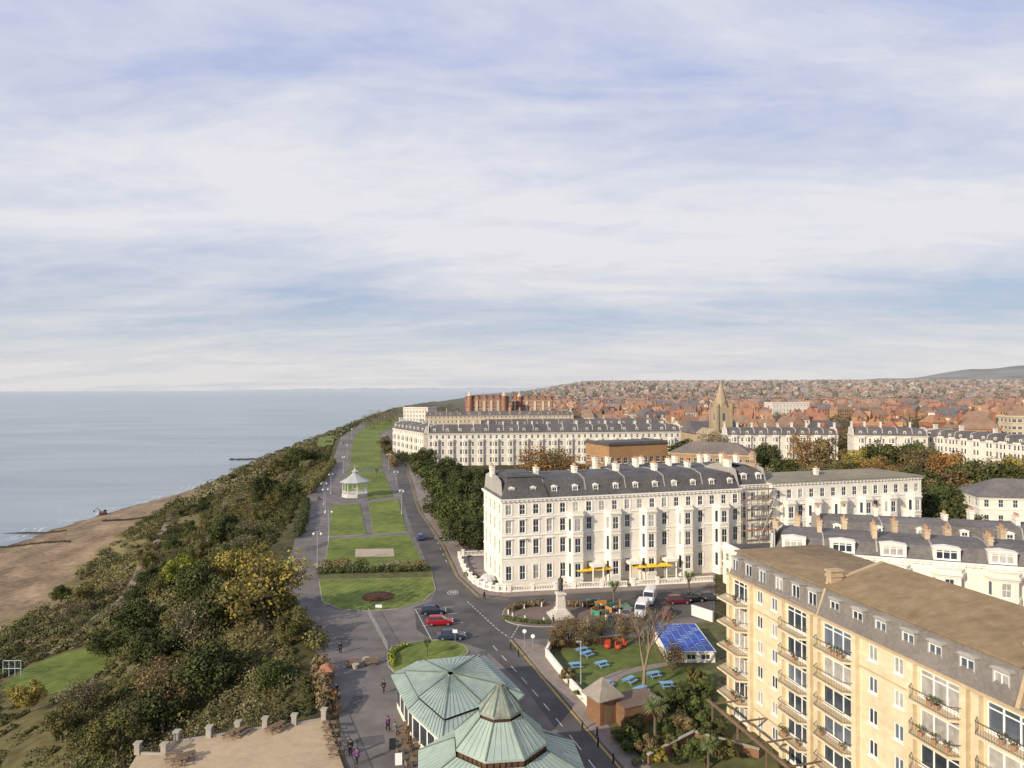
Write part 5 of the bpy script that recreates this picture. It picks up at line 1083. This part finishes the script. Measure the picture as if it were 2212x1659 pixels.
# ---------------------------------------------------------------- town beyond
def hmesh(L,W,h,rh,wm,rm,hip=False):
    q=MB(); q.box(-L/2,-W/2,0,L/2,W/2,h)
    q.mi=1; e=.4; i=W*.4 if hip else -e
    q.add([(-L/2-e,-W/2-e,h),(L/2+e,-W/2-e,h),(L/2+e,W/2+e,h),(-L/2-e,W/2+e,h),(-L/2+i,0,h+rh),(L/2-i,0,h+rh)],[(0,1,5,4),(1,2,5),(2,3,4,5),(3,0,4)])
    if not hip: q.mi=0; q.loft([[(-L*.2-2,-W/2-1.2,0),(-L*.2+2,-W/2-1.2,0),(-L*.2+2,-W/2-1.2,h),(-L*.2,-W/2-1.2,h+rh*.7),(-L*.2-2,-W/2-1.2,h)],[(-L*.2-2,0,0),(-L*.2+2,0,0),(-L*.2+2,0,h),(-L*.2,0,h+rh*.7),(-L*.2-2,0,h)]])
    q.mi=2
    for x in np.arange(-L/2+1.6,L/2-1,2.6):
        for z in np.arange(1.2,h-1.4,2.8): q.box(x-.5,-W/2-.03,z,x+.5,-W/2-.01,z+1.4); q.box(x-.5,W/2+.01,z,x+.5,W/2+.03,z+1.4)
    q.mi=3
    for x in(-L/2+1.,L/2-1.5): q.box(x-.5,-.6,h+rh*.5,x+.5,.6,h+rh+1.3)
    o=q.build('town_house',[wm,rm,GLASS,BRICKR]); m_=o.data; bpy.data.objects.remove(o); return m_
RT=[REDT,mat('orange_tile_far',(.34,.18,.10),.9,.25,.3,haze=True),mat('brown_tile_far',(.23,.145,.10),.9,.25,.3,haze=True),SLATEF]
WT=[CREAM,BRICKR,WHITEF,BRICKT]; HM=[]
NMS=[]
for i,(L_,W_,h_,rh_,w_,r_,hp) in enumerate([(14,10,8,5,1,0,False),(12,10,7.5,5,0,1,False),(18,11,9,5,3,2,True),(13,11,8,5.5,1,1,True),(20,11,9.,5,3,2,False),(14,10,9,5,2,2,True),(22,12,9,5,1,3,False),(12,10,8,5.5,3,0,False)]):
    HM.append(hmesh(L_,W_,h_,rh_,WT[w_],RT[r_],hp)); NMS.append(['cream','red brick','white','tan brick'][w_]+' town house with '+['red tiled','orange tiled','brown tiled','slate'][r_]+' roof'+(' hipped' if hp else ''))
FOOT=[(123,430,30),(140,360,36),(190,348,30),(222,305,60),(20,345,75),(-10,570,75),(45,450,75),(-30,905,45),(27,935,40),(322,805,35),(302,395,28),(-83,600,25),(65,262,30)]
def okp(x,y,m=0): return all(math.hypot(x-a,y-b_)>c_*.9+m for a,b_,c_ in FOOT)
cnt=0; pts_=[]
for _ in range(9000):
    if cnt>=298: break
    y=R.uniform(370,1400); x=R.uniform(.0,.85)*y
    if x<60 and y<900: x=x+30
    if not okp(x,y,4): continue
    if any(abs(x-a)<16 and abs(y-b_)<20 for a,b_ in pts_): continue
    if y<420 and x<240: continue
    pts_.append((x,y)); k=R.randrange(8); o=link('town_house',HM[k]); o.location=(x,y,gz(x,y)); o.rotation_euler=(0,0,R.choice([.2,.2+PI/2,-.3,.9])+R.uniform(-.15,.15)); s=R.uniform(.9,1.2); o.scale=(s,s,s*R.uniform(.95,1.25))
    tag(o,NMS[k]+' among the trees of the town','house','town houses: '+NMS[k]); cnt+=1
n=1900; y=1250+3300*rs.rand(n)**1.3; x=y*(.03+.83*rs.rand(n)); z=ground(x,y); L_=7+6*rs.rand(n); W_=5+3*rs.rand(n); h_=7+3*rs.rand(n); an=rs.choice([.2,1.8,-.4,1.1],n)
def rect(dx,dy,zz): return np.stack([x+dx*np.cos(an)-dy*np.sin(an),y+dx*np.sin(an)+dy*np.cos(an),zz],1)
V=[];Cc=[]
wc_=np.array([(.38,.31,.23),(.30,.155,.10),(.45,.41,.35),(.31,.22,.15)])[rs.randint(0,4,n)]; rc_=np.array([(.28,.135,.085),(.33,.18,.11),(.22,.145,.10),(.15,.135,.13)])[rs.randint(0,4,n)]
cr=[rect(-L_,-W_,z),rect(L_,-W_,z),rect(L_,W_,z),rect(-L_,W_,z)]; ct_=[rect(-L_,-W_,z+h_),rect(L_,-W_,z+h_),rect(L_,W_,z+h_),rect(-L_,W_,z+h_)]; rA=rect(-L_*.9,0*W_,z+h_+5); rB=rect(L_*.9,0*W_,z+h_+5)
for i in range(4): V.append(np.stack([cr[i],cr[(i+1)%4],ct_[(i+1)%4],ct_[i]],1)); Cc.append(wc_)
V.append(np.stack([ct_[0],ct_[1],rB,rA],1)); Cc.append(rc_); V.append(np.stack([ct_[2],ct_[3],rA,rB],1)); Cc.append(rc_)
V.append(np.stack([ct_[1],ct_[2],rB,rB*.999+ct_[1]*.001],1)); Cc.append(wc_); V.append(np.stack([ct_[3],ct_[0],rA,rA*.999+ct_[0]*.001],1)); Cc.append(wc_)
V=np.concatenate(V).reshape(-1,3); Cc=np.concatenate(Cc)
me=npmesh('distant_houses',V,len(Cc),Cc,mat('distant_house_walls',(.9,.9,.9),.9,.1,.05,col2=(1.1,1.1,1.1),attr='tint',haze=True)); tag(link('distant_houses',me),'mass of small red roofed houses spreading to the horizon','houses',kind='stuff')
def wood(name,n,y0,y1,r0,r1,nper,size,pw=1.,x0=.0,x1=.85,lab='',gap=9,lv=.2):
    y=y0+(y1-y0)*rs.rand(n)**pw; x=y*(x0+(x1-x0)*rs.rand(n)); keep=np.array([okp(a,b_,4) for a,b_ in zip(x,y)])&~((y<420)&(x<105)); x,y=x[keep],y[keep]
    if pts_ and y0<1200:
        pa=np.array(pts_); k2=np.array([np.min(np.hypot(pa[:,0]-a,(pa[:,1]-9-b_)*.75))>gap for a,b_ in zip(x,y)]); x,y=x[k2],y[k2]
    r_=r0+(r1-r0)*rs.rand(len(x))**1.4; z=ground(x,y)+r_*.85
    V,N=leaves(np.stack([x,y,z],1),r_,nper,size,.4,1.)
    pal=np.array([(.055,.06,.026),(.075,.08,.033),(.115,.10,.047),(.18,.12,.06),(.22,.145,.065),(.15,.115,.065),(.07,.07,.032),(.17,.145,.055)])
    bi=np.clip((4+3*np.sin(x*.012)*np.sin(y*.009)+rs.normal(size=len(x))*2.2).astype(int),0,7)
    c=np.repeat(pal[bi],nper,0)*(1-lv+2*lv*rs.rand(N))[:,None]
    me=npmesh(name,V,N,c,MC['scrub_foliage']); tag(link(name,me),lab,'trees',kind='stuff')
wood('town_trees',3600,370,1400,2.4,6.2,60,1.1,lab='autumn trees massed between the town houses',gap=11)
wood('distant_town_trees',5200,1300,5200,4.5,10,24,3.0,1.3,lab='hazy distant woodland and garden trees up to the skyline',lv=.12)
def grove(name,cx_,cy_,rx,ry,n,r0,r1,lab):
    a=rs.rand(n)*2*PI; q=np.sqrt(rs.rand(n)); x=cx_+rx*q*np.cos(a); y=cy_+ry*q*np.sin(a); r_=r0+(r1-r0)*rs.rand(n); z=ground(x,y)+r_*.8
    V,N=leaves(np.stack([x,y,z],1),r_,110,.7,.4,.95); pal=np.array([(.045,.052,.022),(.065,.072,.028),(.11,.10,.042),(.16,.11,.06),(.19,.15,.065)])
    c=np.repeat(pal[rs.randint(0,5,n)],110,0)*(.75+.5*rs.rand(N))[:,None]; me=npmesh(name,V,N,c,MC['scrub_foliage']); tag(link(name,me),lab,'trees',kind='stuff')
grove('clifftop_wood',-120,900,48,280,140,4,8,'dark clifftop wood below the far red brick hotel')
grove('garden_grove',165,262,60,42,170,3,5.5,'mixed garden trees behind the flat roofed building')
grove('square_gardens',50,292,45,22,60,2.5,4,'garden trees in front of the white crescent')
grove('hotel_rear_garden',70,205,60,14,60,2,3.5,'low trees and gardens behind the hotel')
grove('right_garden_grove',150,190,28,12,50,2.5,4.5,'dark garden trees around the small white house')
# ---------------------------------------------------------------- light, sky, camera
EL=rad(24); sv=Vector((-.74*math.cos(EL),-.673*math.cos(EL),math.sin(EL))).normalized()
sl=bpy.data.lights.new('sun','SUN'); sl.energy=5.0; sl.angle=rad(.53); sl.color=(1,.88,.70); so=bpy.data.objects.new('sun',sl); COL.objects.link(so); so.rotation_euler=sv.to_track_quat('Z','Y').to_euler()
w=bpy.data.worlds.new('World'); scn.world=w; w.use_nodes=True; nt=w.node_tree; N=nt.nodes; L=nt.links; bg=N['Background']; bg.inputs['Strength'].default_value=.1
sky=N.new('ShaderNodeTexSky'); sky.sky_type='NISHITA'; sky.sun_disc=False; sky.sun_elevation=EL; sky.sun_rotation=math.atan2(sv.x,sv.y); sky.air_density=1.; sky.dust_density=1.5; sky.ozone_density=1.5
tc=N.new('ShaderNodeTexCoord'); sx=N.new('ShaderNodeSeparateXYZ'); L.new(tc.outputs['Generated'],sx.inputs[0])
def mth(op,a,b_=None,clamp=False):
    m_=N.new('ShaderNodeMath'); m_.operation=op; m_.use_clamp=clamp
    for i,v in enumerate((a,b_)):
        if v is None: continue
        if isinstance(v,(int,float)): m_.inputs[i].default_value=v
        else: L.new(v,m_.inputs[i])
    return m_.outputs[0]
zc=mth('MAXIMUM',sx.outputs[2],0.0); zd=mth('ADD',zc,.15)
u=mth('DIVIDE',sx.outputs[0],zd); v=mth('DIVIDE',sx.outputs[1],zd)
cb=N.new('ShaderNodeCombineXYZ'); L.new(u,cb.inputs[0]); L.new(v,cb.inputs[1])
def noise(sc_,rot,scale3,det,dist,rough=.5,loc=(0,0,0)):
    mp=N.new('ShaderNodeMapping'); mp.inputs['Scale'].default_value=scale3; mp.inputs['Rotation'].default_value=(0,0,rot); mp.inputs['Location'].default_value=loc; L.new(cb.outputs[0],mp.inputs[0])
    n_=N.new('ShaderNodeTexNoise'); n_.inputs['Scale'].default_value=sc_; n_.inputs['Detail'].default_value=det; n_.inputs['Distortion'].default_value=dist; n_.inputs['Roughness'].default_value=rough; L.new(mp.outputs[0],n_.inputs['Vector']); return n_.outputs['Fac']
big=noise(.8,.5,(.55,1.,1),4,.5,.5,(3,1,0)); fine=noise(2.0,.62,(.45,1.2,1),10,.8,.6,(1,5,0)); mot=noise(8.,.3,(.8,1.2,1),7,.4,.6,(4,2,0))
s_=mth('ADD',mth('ADD',mth('MULTIPLY',big,.46),mth('MULTIPLY',fine,.40)),mth('MULTIPLY',mot,.14))
zp=mth('ADD',zc,mth('MULTIPLY',mth('SUBTRACT',big,.5),.06))
cr_=N.new('ShaderNodeValToRGB'); el=cr_.color_ramp.elements; el[0].position=0; el[0].color=(.95,)*3+(1,); el[1].position=1; el[1].color=(.5,)*3+(1,)
for p_,v_ in((.04,.85),(.07,.55),(.11,.28),(.15,.62),(.20,.95),(.28,.86),(.34,.58),(.42,.52)): e_=el.new(p_); e_.color=(v_,v_,v_,1)
cr_.color_ramp.interpolation='B_SPLINE'; L.new(zp,cr_.inputs[0])
fac=mth('ADD',cr_.outputs[0],mth('MULTIPLY',mth('SUBTRACT',s_,.5),3.3),True)
fac=mth('MINIMUM',mth('MAXIMUM',fac,.10),1.)
hb=N.new('ShaderNodeMapRange'); hb.inputs[1].default_value=.04; hb.inputs[2].default_value=.42; L.new(zc,hb.inputs[0])
lv=N.new('ShaderNodeMix'); lv.data_type='RGBA'; lv.inputs['A'].default_value=(4.7,5.6,6.9,1); lv.inputs['B'].default_value=(3.1,4.2,7.9,1); L.new(hb.outputs[0],lv.inputs['Factor'])
base=N.new('ShaderNodeMix'); base.data_type='RGBA'; base.inputs['Factor'].default_value=.85; L.new(sky.outputs[0],base.inputs['A']); L.new(lv.outputs['Result'],base.inputs['B'])
cl=N.new('ShaderNodeMix'); cl.data_type='RGBA'; cl.inputs['A'].default_value=(7.5,7.3,7.2,1); cl.inputs['B'].default_value=(7.9,7.9,8.4,1); hc=N.new('ShaderNodeMapRange'); hc.inputs[1].default_value=0; hc.inputs[2].default_value=.2; L.new(zc,hc.inputs[0]); L.new(hc.outputs[0],cl.inputs['Factor'])
mx=N.new('ShaderNodeMix'); mx.data_type='RGBA'; L.new(fac,mx.inputs['Factor']); L.new(base.outputs['Result'],mx.inputs['A']); L.new(cl.outputs['Result'],mx.inputs['B']); L.new(mx.outputs['Result'],bg.inputs['Color'])
cam=bpy.data.cameras.new('camera'); cam.lens=36*F/2212; cam.sensor_width=36; cam.shift_y=7.5/2212; cam.clip_end=60000; cam.clip_start=1
co=bpy.data.objects.new('camera',cam); COL.objects.link(co); co.location=(0,0,H); co.rotation_euler=(PI/2,K,0); scn.camera=co
scn.view_settings.view_transform='Standard'; scn.view_settings.look='None'; scn.view_settings.exposure=0
